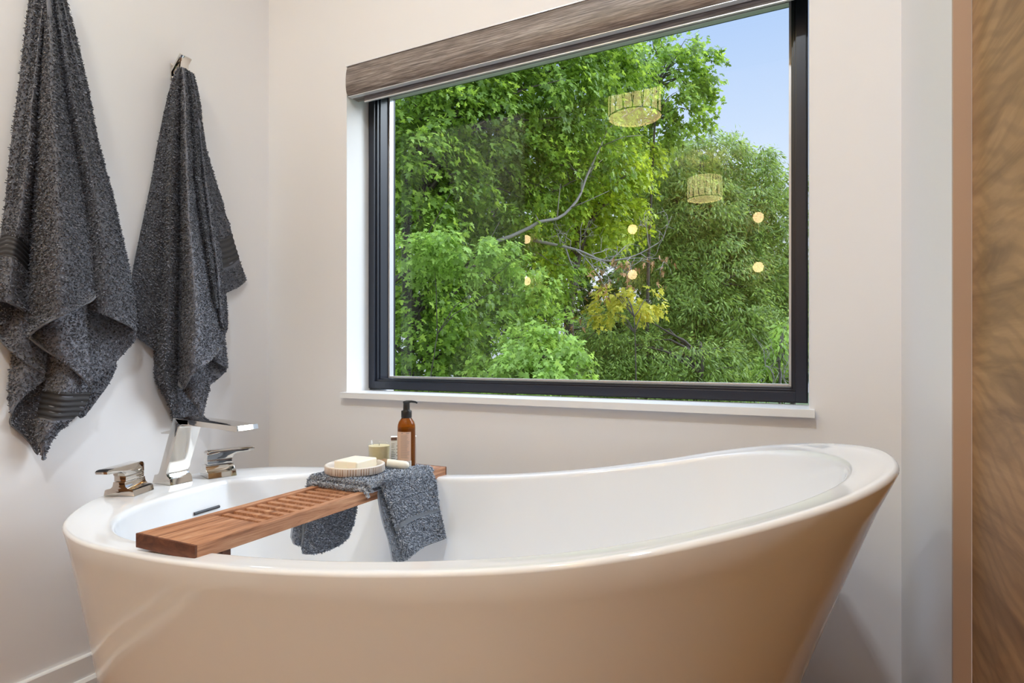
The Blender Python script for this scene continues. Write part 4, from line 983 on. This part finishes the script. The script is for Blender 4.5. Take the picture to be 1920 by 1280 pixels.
label_patch(bot, rb + 0.0001, face - 1.45, face + 0.50, 0.0175, 0.0885, M['label_tan'], 'label')
label_patch(bot, rb + 0.0001, face - 0.75, face + 0.55, 0.004, 0.0170, M['label_white'], 'barcode_label')
lb = MB()
random.seed(4)


def curved_bar(b, r, a0, a1, z0, z1, k=6):
    P = []
    for i in range(k + 1):
        a = a0 + (a1 - a0) * i / k
        P.append((b.bm.verts.new((r * math.cos(a), r * math.sin(a), z0)), b.bm.verts.new((r * math.cos(a), r * math.sin(a), z1))))
    for p, q in zip(P, P[1:]):
        b.bm.faces.new((p[0], q[0], q[1], p[1]))


z = 0.083
while z > 0.022:
    if abs(z - 0.083) > 0.001:
        curved_bar(lb, rb + 0.0006, face - 0.70, face - 0.70 + random.uniform(0.7, 1.08), z, z + 0.0008)
    z -= 0.0027
curved_bar(lb, rb + 0.0006, face - 0.62, face - 0.38, 0.0845, 0.0862)
curved_bar(lb, rb + 0.0006, face - 0.05, face + 0.30, 0.0845, 0.0862)
lb.build('label_print', M['ink_grey'], bot)
lb = MB()
a = face - 0.62
while a < face + 0.45:
    w = random.choice((0.018, 0.03, 0.05))
    curved_bar(lb, rb + 0.0006, a, a + w, 0.0055, 0.0155, 1)
    a += w + random.choice((0.025, 0.04, 0.06))
lb.build('barcode_print', M['ink'], bot)

# white carton behind the bottle
ctn = thing('toiletry_carton', (-0.940, 1.264, BZ - 0.002), 'small white carton with a brown patch, behind the amber bottle', 'carton', None, math.atan2(0.94, -1.264) + math.pi)
ctn.rotation_euler = (0, 0, math.atan2(1.264, -0.94) - math.pi / 2)
MB().box((-0.033, -0.011, 0.0), (0.033, 0.011, 0.0685), 0.0008).build('box', M['label_white'], ctn)
MB().box((-0.0325, -0.0116, 0.0600), (-0.0175, -0.0110, 0.0672)).build('brown_patch', M['ink'], ctn)
b = MB()
for z in (0.050, 0.0455, 0.0415, 0.036, 0.0315, 0.027, 0.0225, 0.018, 0.012):
    b.box((-0.0315, -0.0115, z), (-0.0315 + random.uniform(0.006, 0.011), -0.0110, z + 0.0011))
for z in (0.044, 0.0355, 0.027, 0.0185, 0.009):
    b.box((-0.0185, -0.0115, z), (-0.0185 + random.uniform(0.006, 0.009), -0.0110, z + 0.0022))
b.build('print', M['ink_grey'], ctn)

# candle in a clear tumbler
M['clear'] = new_mat('clear_glass', (1, 1, 1), 0.0)
bsdf(M['clear']).inputs['Transmission Weight'].default_value = 1.0
bsdf(M['clear']).inputs['IOR'].default_value = 1.45
M['wax'] = new_mat('cream_wax', (0.70, 0.60, 0.36), 0.5)
bsdf(M['wax']).inputs['Subsurface Weight'].default_value = 0.2
bsdf(M['wax']).inputs['Subsurface Radius'].default_value = (0.01, 0.007, 0.003)
cd = thing('candle', (-0.969, 1.200, BZ - 0.001), 'cream candle in a clear glass tumbler at the back of the tray', 'candle')
MB().lathe([(0, 0), (0.0250, 0), (0.0265, 0.002), (0.0285, 0.0595), (0.0279, 0.0603), (0.0272, 0.0595), (0.0252, 0.0060), (0, 0.0055)], (0, 0, 0), 56).build('tumbler', M['tumbler'], cd, True, 40)
MB().lathe([(0, 0.0058), (0.0249, 0.0063), (0.0266, 0.050), (0.022, 0.0505), (0, 0.0500)], (0, 0, 0), 48).build('wax', M['wax'], cd, True, 40)
MB().tube([(0, 0, 0.049), (0.0005, 0, 0.0555)], 0.0007, 6).build('wick', M['ink'], cd)

# brush with a cream head
M['cream'] = new_mat('cream_bristle', (0.86, 0.82, 0.70), 0.6)
bump_noise(M['cream'], 900, 0.5, 0.001)
M['horn'] = new_mat('speckled_brown_horn', (0.24, 0.13, 0.06), 0.3)
nn = nd(M['horn'], 'ShaderNodeTexNoise')
nn.inputs['Scale'].default_value = 260
rr = nd(M['horn'], 'ShaderNodeValToRGB')
rr.color_ramp.elements[0].position, rr.color_ramp.elements[0].color = 0.42, (0.09, 0.05, 0.03, 1)
rr.color_ramp.elements[1].position, rr.color_ramp.elements[1].color = 0.6, (0.50, 0.30, 0.13, 1)
lk(M['horn'], nn.outputs['Fac'], rr.inputs[0])
lk(M['horn'], rr.outputs[0], bsdf(M['horn']).inputs['Base Color'])
B0, B1 = Vector((-0.858, 1.176, 0.6090)), Vector((-0.972, 1.110, 0.6275))
ax = (B1 - B0)
br = thing('bath_brush', B0, 'brush with a cream head and speckled brown handle, lying against the soap dish', 'brush')
br.rotation_euler = ax.to_track_quat('Z', 'Y').to_euler()
MB().lathe([(0, 0), (0.004, 0.0006), (0.0075, 0.003), (0.0098, 0.008), (0.0102, 0.014), (0.0100, 0.050), (0.0095, 0.054), (0, 0.0545)], (0, 0, 0), 36).build('bristle_head', M['cream'], br, True, 60)
MB().lathe([(0, 0.0535), (0.0092, 0.0535), (0.0098, 0.056), (0.0095, 0.064), (0.0070, 0.068), (0.0062, 0.075), (0.0064, 0.120), (0.0045, 0.130), (0, 0.132)], (0, 0, 0), 32).build('handle', M['horn'], br, True, 50)

# ------------------------------------------------------------------ lamps of the room
def mirror(y):
    return 2 * YG - y


def pendant(x, y, zc, label):
    dz = 0.10
    p = thing('pendant_lamp', (x, y, zc), label, 'pendant lamp', 'woven drum pendants')
    MB().lathe([(0.160, -dz), (0.1625, -dz), (0.1625, dz), (0.160, dz)], (0, 0, 0), 64).build('drum_shade', M['shade'], p, True, 40)
    MB().lathe([(0, -dz + 0.012), (0.158, -dz + 0.012), (0.158, -dz + 0.016), (0, -dz + 0.016)], (0, 0, 0), 64).build('diffuser', M['shade'], p, True, 40)
    b = MB()
    for s in (-dz, dz):
        b.tube([(0.1635 * math.cos(a), 0.1635 * math.sin(a), s) for a in np.linspace(0, 2 * math.pi, 49)], 0.0035, 6)
    for k in range(18):
        a = 2 * math.pi * k / 18
        for sg in (-1, 1):
            b.tube([(0.164 * math.cos(a), 0.164 * math.sin(a), -dz), (0.164 * math.cos(a + sg * 0.10), 0.164 * math.sin(a + sg * 0.10), dz)], 0.0022, 5)
    b.build('wire_frame', M['pump'], p, True, 0)
    MB().tube([(0, 0, -dz + 0.02), (0, 0, CEIL - zc - 0.02)], 0.004, 8).lathe([(0, CEIL - zc - 0.03), (0.05, CEIL - zc - 0.03), (0.055, CEIL - zc), (0, CEIL - zc)], (0, 0, 0), 32).build('cord', M['nickel'], p, True, 40)
    return p


M['shade'] = emit_mat('lit_shade', (1.0, 0.80, 0.34), 11.0)
M['globe'] = emit_mat('lit_opal_globe', (1.0, 0.70, 0.36), 30.0)
pendant(-0.932, mirror(3.61), 2.444, 'drum pendant lamp, larger of the two reflected in the window')
pendant(-0.835, mirror(5.83), 2.450, 'drum pendant lamp, smaller of the two reflected in the window')


def sconce(x, label):
    s = thing('wall_sconce', (x, -2.75, 1.94), label, 'wall light', 'twin globe sconces')
    MB().box((-0.03, 0.0, -0.12), (0.03, 0.02, 0.12), 0.003).build('back_plate', M['nickel'], s)
    MB().tube([(0, 0.02, -0.23), (0, 0.05, -0.23), (0, 0.05, 0.23), (0, 0.02, 0.23)], 0.008, 8).build('arm', M['nickel'], s, True, 0)
    for sg in (-1, 1):
        MB().lathe([(0.022, 0.045), (0.040, 0.03), (0.050, 0.0), (0.042, -0.028), (0.025, -0.045), (0, -0.05)], (0, 0.10, 0.235 * sg), 32).build('globe', M['globe'], s, True, 0)
        MB().tube([(0, 0.05, 0.235 * sg + 0.055), (0, 0.10, 0.235 * sg + 0.055), (0, 0.10, 0.235 * sg + 0.04)], 0.010, 8).build('holder', M['nickel'], s, True, 0)


for x, lab in ((-2.79, 'twin globe wall light, farthest left of those reflected in the window'), (-1.58, 'twin globe wall light, middle one of those reflected in the window'), (-0.376, 'twin globe wall light, farthest right of those reflected in the window')):
    sconce(x, lab)
# wood vanity below the sconces
va = thing('vanity_cabinet', (-1.58, -2.50, 0), 'long walnut vanity cabinet on the rear wall', 'cabinet')
MB().box((-1.4, -0.24, 0.10), (1.4, 0.22, 0.83), 0.002).build('carcass', M['walnut'], va)
MB().box((-1.42, -0.245, 0.83), (1.42, 0.24, 0.87), 0.003).build('countertop', M['white'], va)
MB().box((-1.36, -0.22, 0.0), (1.36, 0.17, 0.10)).build('plinth', M['dark'], va)
for k in range(5):
    dr = MB().box((-1.385 + 0.556 * k, 0.2202, 0.115), (-1.385 + 0.556 * k + 0.546, 0.2385, 0.815), 0.002).build('door', M['walnut'], va)
    MB().box((-1.385 + 0.556 * k + 0.20, 0.2385, 0.74), (-1.385 + 0.556 * k + 0.35, 0.25, 0.752), 0.002).build('handle', M['nickel'], dr)

# fill lights added in the ceiling, out of view
M['led'] = emit_mat('led_lens', (1.0, 0.90, 0.78), 8.0)
for i, (x, y) in enumerate(FILL_LAMPS):
    dl = thing('recessed_light', (x, y, CEIL), ['round recessed ceiling light before the towel wall', 'round recessed ceiling light by the walnut door', 'round recessed ceiling light at the far left of the vanity', 'round recessed ceiling light at the far right of the vanity', 'round recessed ceiling light straight above the bathtub'][i], 'ceiling light', 'recessed ceiling lights')
    MB().lathe([(0.072, -0.002), (0.095, -0.004), (0.098, 0.0), (0.072, 0.0)], (0, 0, 0), 40).build('trim_ring', M['white'], dl, True, 40)
    MB().lathe([(0, -0.0015), (0.072, -0.0015), (0.072, 0.0), (0, 0.0)], (0, 0, 0), 40).build('lens', M['led'], dl)
    area('recessed_lamp', (x, y, CEIL - 0.012), 0.15, FILL_LAMP_W[i], WARM if i in (2, 3) else NEUT)
# ------------------------------------------------------------------ trees outside
GROUND = -2.6
structure(MB().box((-40, YW + 0.6, GROUND - 0.2), (40, 60, GROUND)).build('ground', new_mat('lawn_soil', (0.07, 0.10, 0.03), 0.9)))
M['bark'] = new_mat('grey_brown_bark', (0.10, 0.080, 0.062), 0.85)
bump_noise(M['bark'], 40, 0.6, 0.02)
M['bark_pale'] = new_mat('pale_grey_dead_wood', (0.34, 0.30, 0.27), 0.8)
M['dry'] = new_mat('dry_tan_leaf', (0.50, 0.27, 0.11), 0.7)


def leaf_mat(name, c0, c1, c2, gloss=0.35):
    m = bpy.data.materials.new(name)
    m.use_nodes = True
    t = m.node_tree
    b = t.nodes['Principled BSDF']
    out = t.nodes['Material Output']
    g = t.nodes.new('ShaderNodeNewGeometry')
    r = t.nodes.new('ShaderNodeValToRGB')
    e = r.color_ramp.elements
    e[0].position, e[0].color = 0.0, (*c0, 1)
    e[1].position, e[1].color = 1.0, (*c2, 1)
    x = e.new(0.55)
    x.color = (*c1, 1)
    t.links.new(g.outputs['Random Per Island'], r.inputs[0])
    t.links.new(r.outputs[0], b.inputs['Base Color'])
    b.inputs['Roughness'].default_value = 0.5
    b.inputs['Specular IOR Level'].default_value = gloss
    tl = t.nodes.new('ShaderNodeBsdfTranslucent')
    hs = t.nodes.new('ShaderNodeHueSaturation')
    hs.inputs['Hue'].default_value = 0.485
    hs.inputs['Value'].default_value = 1.5
    t.links.new(r.outputs[0], hs.inputs['Color'])
    t.links.new(hs.outputs[0], tl.inputs['Color'])
    mx = t.nodes.new('ShaderNodeMixShader')
    mx.inputs[0].default_value = 0.42
    t.links.new(b.outputs[0], mx.inputs[1])
    t.links.new(tl.outputs[0], mx.inputs[2])
    t.links.new(mx.outputs[0], out.inputs['Surface'])
    return m


# leaf outlines: unit length along +y, slightly cupped in z
half = [(0.0, 0.0), (0.10, -0.08), (0.40, -0.06), (0.22, 0.12), (0.60, 0.40), (0.27, 0.36), (0.15, 0.46), (0.20, 0.74), (0.0, 1.0)]
MAPLE = [(x, y, -0.10 * abs(x) - 0.12 * y * y) for x, y in half] + [(-x, y, -0.10 * x - 0.12 * y * y) for x, y in half[-2:0:-1]]
MAPLE_F = [(0, i, i + 1) for i in range(1, len(MAPLE) - 1)]
ASH = [(0, 0, 0), (0.15, 0.35, -0.03), (0.0, 1.0, -0.16), (-0.15, 0.35, -0.03), (0, 0.4, 0.02)]
ASH_F = [(0, 1, 4), (1, 2, 4), (2, 3, 4), (3, 0, 4)]


def foliage(crown, kind, size, per_m3, leaves, seed, spread=0.30, flat=0.75):
    """sprays of leaves: every spray is a drooping fan of single leaves"""
    rng = np.random.default_rng(seed)
    tmpl, tf = (MAPLE, MAPLE_F) if kind == 'maple' else (ASH, ASH_F)
    tmpl, tf = np.array(tmpl), np.array(tf)
    C, O = [], []
    for bl_ in crown:
        x, y, z, r = bl_[:4]
        dens = bl_[4] if len(bl_) > 4 else 1.0
        n = max(4, int(per_m3 * dens * 4.2 * r ** 2.4))
        d = unit(rng.normal(size=(n, 3)))
        rad = r * (0.45 + 0.6 * rng.random((n, 1)) ** 0.6)
        C.append(np.array([x, y, z]) + d * rad * np.array([1, 1, 0.82]))
        O.append(d)
    C, O = np.vstack(C), np.vstack(O)
    n = len(C)
    upv = np.array([0, 0, 1.0])
    nrm_ = unit(flat * upv + 0.55 * O + 0.25 * rng.normal(size=(n, 3)))
    out = unit(O * np.array([1, 1, 0.3]) + 0.5 * rng.normal(size=(n, 3)))
    out = unit(out - (out * nrm_).sum(1, keepdims=True) * nrm_)
    side = np.cross(nrm_, out)
    k = leaves
    a = rng.normal(0, 0.55, (n, k))
    rr_ = spread * (0.15 + 0.85 * rng.random((n, k)))
    P = C[:, None] + (np.cos(a) * rr_)[..., None] * out[:, None] + (np.sin(a) * rr_ * 1.2)[..., None] * side[:, None]
    P += nrm_[:, None] * (0.05 * rng.normal(size=(n, k)))[..., None] - upv * (0.9 * rr_ ** 2)[..., None]
    ld = out[:, None] * np.cos(a * 1.3)[..., None] + side[:, None] * np.sin(a * 1.3)[..., None] + 0.35 * rng.normal(size=(n, k, 3)) - 0.35 * upv
    ln = nrm_[:, None] + 0.42 * rng.normal(size=(n, k, 3))
    ld, ln = unit(ld).reshape(-1, 3), ln.reshape(-1, 3)
    ln = unit(ln - (ln * ld).sum(1, keepdims=True) * ld)
    ls = np.cross(ld, ln)
    P = P.reshape(-1, 3)
    S = size * (0.65 + 0.7 * rng.random((len(P), 1)))
    V = P[:, None] + S[:, None] * (tmpl[None, :, 0:1] * ls[:, None] + tmpl[None, :, 1:2] * ld[:, None] + tmpl[None, :, 2:3] * ln[:, None])
    F = (np.arange(len(P)) * len(tmpl))[:, None, None] + tf[None]
    return V.reshape(-1, 3), F.reshape(-1, 3), C


def twig_tree(b, base_pt, targets, rng, r0=0.05, segs=6):
    """branches from a point of the trunk out to spray centres"""
    for tgt in targets:
        p0, p1 = np.array(base_pt), np.array(tgt)
        L = np.linalg.norm(p1 - p0)
        pts = []
        for s in np.linspace(0, 1, segs):
            p = p0 * (1 - s) + p1 * s
            p = p + np.array([0, 0, 0.18 * L * math.sin(s * math.pi)]) + rng.normal(size=3) * 0.035 * L * math.sin(s * math.pi)
            pts.append(p)
        b.tube(pts, [r0 * (1 - 0.85 * s) for s in np.linspace(0, 1, segs)], 5)


def tree(name, label, crown, kind, size, per, leaves, mat, seed, trunk, group, spread=0.3, flat=0.75, limbs=(), nb=26, r0=0.035, tr=0.13, pale=()):
    trunk = [np.array(p, float) for p in trunk]
    root = thing(name, trunk[0], label, 'tree' if 'shrub' not in name else 'shrub', group)
    L = np.array(trunk[0])
    rng = np.random.default_rng(seed + 50)
    V, F, C = foliage(crown, kind, size, per, leaves, seed, spread, flat)
    link('foliage', tri_mesh('foliage', V - L, F), mat, root)
    b = MB()
    pts = catmull(trunk, 14)
    b.tube(pts - L, [tr * (1 - 0.65 * s) for s in np.linspace(0, 1, 14)], 10)
    for li, rr_ in limbs:
        q = catmull(np.array(li), 22)
        q = q + np.cumsum(rng.normal(size=q.shape) * 0.008, axis=0)
        b.tube(q - L, [rr_ * (1 - 0.7 * s) for s in np.linspace(0, 1, 22)], 8)
        for k in range(4, 22, 2):
            e = q[k] + rng.normal(size=3) * np.array([0.28, 0.2, 0.25]) + np.array([0.05, 0, 0.18])
            b.tube(np.array([q[k], (q[k] + e) / 2 + rng.normal(size=3) * 0.04, e]) - L, [rr_ * 0.35, rr_ * 0.22, rr_ * 0.08], 5)
    sel = C[rng.choice(len(C), min(nb, len(C)), replace=False)]
    for c in sel:
        k = int(np.clip(np.searchsorted(pts[:, 2], c[2] - 0.4), 2, 13))
        twig_tree(b, pts[k] - L, [c - L], rng, r0)
    b.build('trunk', M['bark'], root, True, 0)
    for li, rr_ in pale:
        b = MB()
        q = catmull(np.array(li), 24)
        q = q + np.cumsum(rng.normal(size=q.shape) * 0.007, axis=0)
        b.tube(q - L, [rr_ * (1 - 0.7 * s) for s in np.linspace(0, 1, 24)], 8)
        for k in range(5, 24, 2):
            e = q[k] + rng.normal(size=3) * np.array([0.30, 0.2, 0.25]) + np.array([0.1, 0, 0.15])
            b.tube(np.array([q[k], (q[k] + e) / 2 + rng.normal(size=3) * 0.05, e]) - L, [rr_ * 0.4, rr_ * 0.25, rr_ * 0.1], 5)
        b.build('limb', M['bark_pale'], root, True, 0)
    return root


LF = {
    'deep': leaf_mat('maple_leaf_green', (0.1, 0.169, 0.02), (0.213, 0.356, 0.036), (0.404, 0.575, 0.074)),
    'light': leaf_mat('maple_leaf_light_green', (0.173, 0.269, 0.049), (0.292, 0.456, 0.08), (0.444, 0.637, 0.128)),
    'yellow': leaf_mat('maple_leaf_yellow_green', (0.219, 0.3, 0.022), (0.404, 0.525, 0.033), (0.602, 0.725, 0.067)),
    'gold': leaf_mat('maple_leaf_golden', (0.351, 0.375, 0.046), (0.615, 0.6, 0.087), (0.8, 0.725, 0.128)),
    'ash': leaf_mat('ash_leaf_green', (0.12, 0.181, 0.033), (0.239, 0.35, 0.063), (0.43, 0.575, 0.128)),
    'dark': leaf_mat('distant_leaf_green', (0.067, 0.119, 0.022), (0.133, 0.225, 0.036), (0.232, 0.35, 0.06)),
}
GR = 'trees outside the window'
B_ = BRANCHES
tree('maple_tree', 'big dark green maple on the left, its limbs rising beside the window frame', CROWNS['maple_near'], 'maple', 0.075, 28, 32, LF['deep'], 1,
     [(-4.3, 6.4, GROUND), (-4.25, 6.45, 0.2), B_['trunkL'][2], B_['limbL'][0]], GR, 0.34, limbs=[(B_['limbL'], 0.055), (B_['limbL2'], 0.045), (B_['mid'], 0.022), (B_['across'], 0.02), (B_['lowlimb'], 0.035), (B_['trunkL'], 0.07)], nb=30)
tree('maple_tree', 'light green maple boughs at mid height before the dark maple', CROWNS['maple_spray'], 'maple', 0.058, 130, 34, LF['light'], 2,
     [(-3.9, 5.5, GROUND), (-3.8, 5.5, 0.0), (-3.5, 5.3, 1.1)], GR, 0.16, nb=3, r0=0.006, tr=0.012)
tree('maple_sapling', 'low bright green maple just above the sill, at the middle', CROWNS['maple_low'], 'maple', 0.056, 110, 34, LF['light'], 3,
     [(-2.1, 5.6, GROUND), (-2.1, 5.6, -0.6), (-2.0, 5.6, 0.6)], GR, 0.18, nb=14, r0=0.010, tr=0.03)
tree('maple_tree', 'yellow green maple at the window middle with a bent grey limb', CROWNS['maple_yellow'], 'maple', 0.085, 30, 30, LF['yellow'], 4,
     [(B_['trunkmid'][0][0], B_['trunkmid'][0][1], GROUND), B_['trunkmid'][0], B_['trunkmid'][2], B_['trunkmid'][4]], GR, 0.32, limbs=[(B_['trunkmid'], 0.05), (B_['trunkmid2'], 0.035)], nb=12, pale=[(B_['limb'], 0.026)])
tree('maple_sapling', 'small golden leaved maple under the dead branch', CROWNS['maple_gold'], 'maple', 0.080, 40, 24, LF['gold'], 5,
     [(-2.1, 8.2, GROUND), (-2.1, 8.2, 0.5), (-2.1, 8.1, 1.4)], GR, 0.22, nb=10, r0=0.009, tr=0.018)
tree('maple_tree', 'open topped maple with loose sprigs against the blue sky', CROWNS['maple_top'], 'maple', 0.090, 18, 24, LF['deep'], 6,
     [(-2.5, 10.6, GROUND), (-2.5, 10.6, 2.0), (-2.3, 10.4, 5.6)], GR, 0.30, nb=30, r0=0.016, tr=0.045)
tree('ash_tree', 'tall ash with narrow leaves, its rounded crown meeting the sky', CROWNS['ash_right'], 'ash', 0.105, 42, 44, LF['ash'], 7,
     [(-1.9, 11.8, GROUND), *B_['trunkR'][:5]], GR, 0.36, 0.6, limbs=[(B_['trunkR'], 0.08)], nb=44, r0=0.03)
tree('ash_tree', 'low ash boughs along the sill in front of the tall ash', CROWNS['ash_low'], 'ash', 0.095, 46, 44, LF['ash'], 8,
     [(-1.6, 10.2, GROUND), (-1.6, 10.2, -0.5), (-1.5, 10.3, 0.8)], GR, 0.34, 0.6, nb=26, r0=0.025, tr=0.09)
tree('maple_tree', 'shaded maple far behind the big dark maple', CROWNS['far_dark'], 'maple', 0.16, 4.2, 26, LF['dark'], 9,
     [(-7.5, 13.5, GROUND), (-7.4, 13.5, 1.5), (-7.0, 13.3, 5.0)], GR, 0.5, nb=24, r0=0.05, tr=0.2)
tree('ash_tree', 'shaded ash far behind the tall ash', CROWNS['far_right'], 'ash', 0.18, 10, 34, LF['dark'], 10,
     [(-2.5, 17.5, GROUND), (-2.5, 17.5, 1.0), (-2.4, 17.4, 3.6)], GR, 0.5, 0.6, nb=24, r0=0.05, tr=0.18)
tree('ash_tree', 'distant tree showing only at the right frame edge below the sky', CROWNS['far_corner'], 'ash', 0.16, 10, 30, LF['ash'], 11,
     [(-0.2, 15, GROUND), (-0.2, 15, 1.0), (-0.2, 15, 4.0)], GR, 0.3, 0.6, nb=10, r0=0.03, tr=0.08)
tree('shrub', 'bright pale green shrub in the lower right corner of the glass', CROWNS['shrub_bright'], 'ash', 0.13, 30, 34, LF['light'], 12,
     [(B_['stem'][0][0], B_['stem'][0][1], GROUND), B_['stem'][0], B_['stem'][2]], None, 0.22, 0.7, nb=10, r0=0.012, tr=0.03, pale=[(B_['stem'], 0.014), (B_['stem2'], 0.012), (B_['stem3'], 0.010)])

# dead bough with pale twigs and a few dry leaves
rng = np.random.default_rng(77)
q = catmull(np.array(B_['dead']), 26)
L = q[0].copy()
db = thing('dead_branch', L, 'bare grey branch with tan dry leaves, in front of the yellow maple', 'branch')
b = MB()
b.tube(q - L, [0.026 * (1 - 0.75 * s) for s in np.linspace(0, 1, 26)], 7)
tips = []


def grow(p, d, ln, r, depth):
    d = unit(np.array(d))
    pts = [p]
    for k in range(4):
        d = unit(d + 0.28 * rng.normal(size=3))
        pts.append(pts[-1] + d * ln / 4)
    b.tube(np.array(pts) - L, [r * (1 - 0.15 * k) for k in range(5)], 5)
    tips.append(pts[-1])
    if depth:
        for _ in range(3):
            k = rng.integers(1, 5)
            grow(pts[k], d + 0.9 * rng.normal(size=3), ln * 0.62, r * 0.6, depth - 1)


for k in range(5, 26, 2):
    grow(q[k], (rng.normal() * 0.5 + 0.5, rng.normal() * 0.3, rng.normal() * 0.8 + 0.2), 0.42, 0.009, 2)
for k, (dx, dz) in zip((6, 8, 10), ((0.5, -0.8), (0.7, -0.7), (-0.3, -0.9))):
    grow(q[k], (dx, 0.0, dz), 0.8, 0.012, 2)
b.build('twigs', M['bark_pale'], db, True, 0)
tips = np.array(tips)
sel = tips[(tips[:, 2] < q[10][2] - 0.1)]
sel = sel[rng.choice(len(sel), min(26, len(sel)), replace=False)]
P = np.repeat(sel, 4, 0) + rng.normal(size=(len(sel) * 4, 3)) * 0.04
tm = np.array(MAPLE)
ld = unit(rng.normal(size=P.shape) * 0.5 + [0, 0, -1])
ln = unit(np.cross(ld, rng.normal(size=P.shape)))
ls = np.cross(ld, ln)
V = P[:, None] + 0.085 * (tm[None, :, 0:1] * 0.6 * ls[:, None] + tm[None, :, 1:2] * ld[:, None] + tm[None, :, 2:3] * 3 * ln[:, None])
F = (np.arange(len(P)) * len(tm))[:, None, None] + np.array(MAPLE_F)[None]
link('dry_leaves', tri_mesh('dry_leaves', V.reshape(-1, 3) - L, F.reshape(-1, 3)), M['dry'], db)
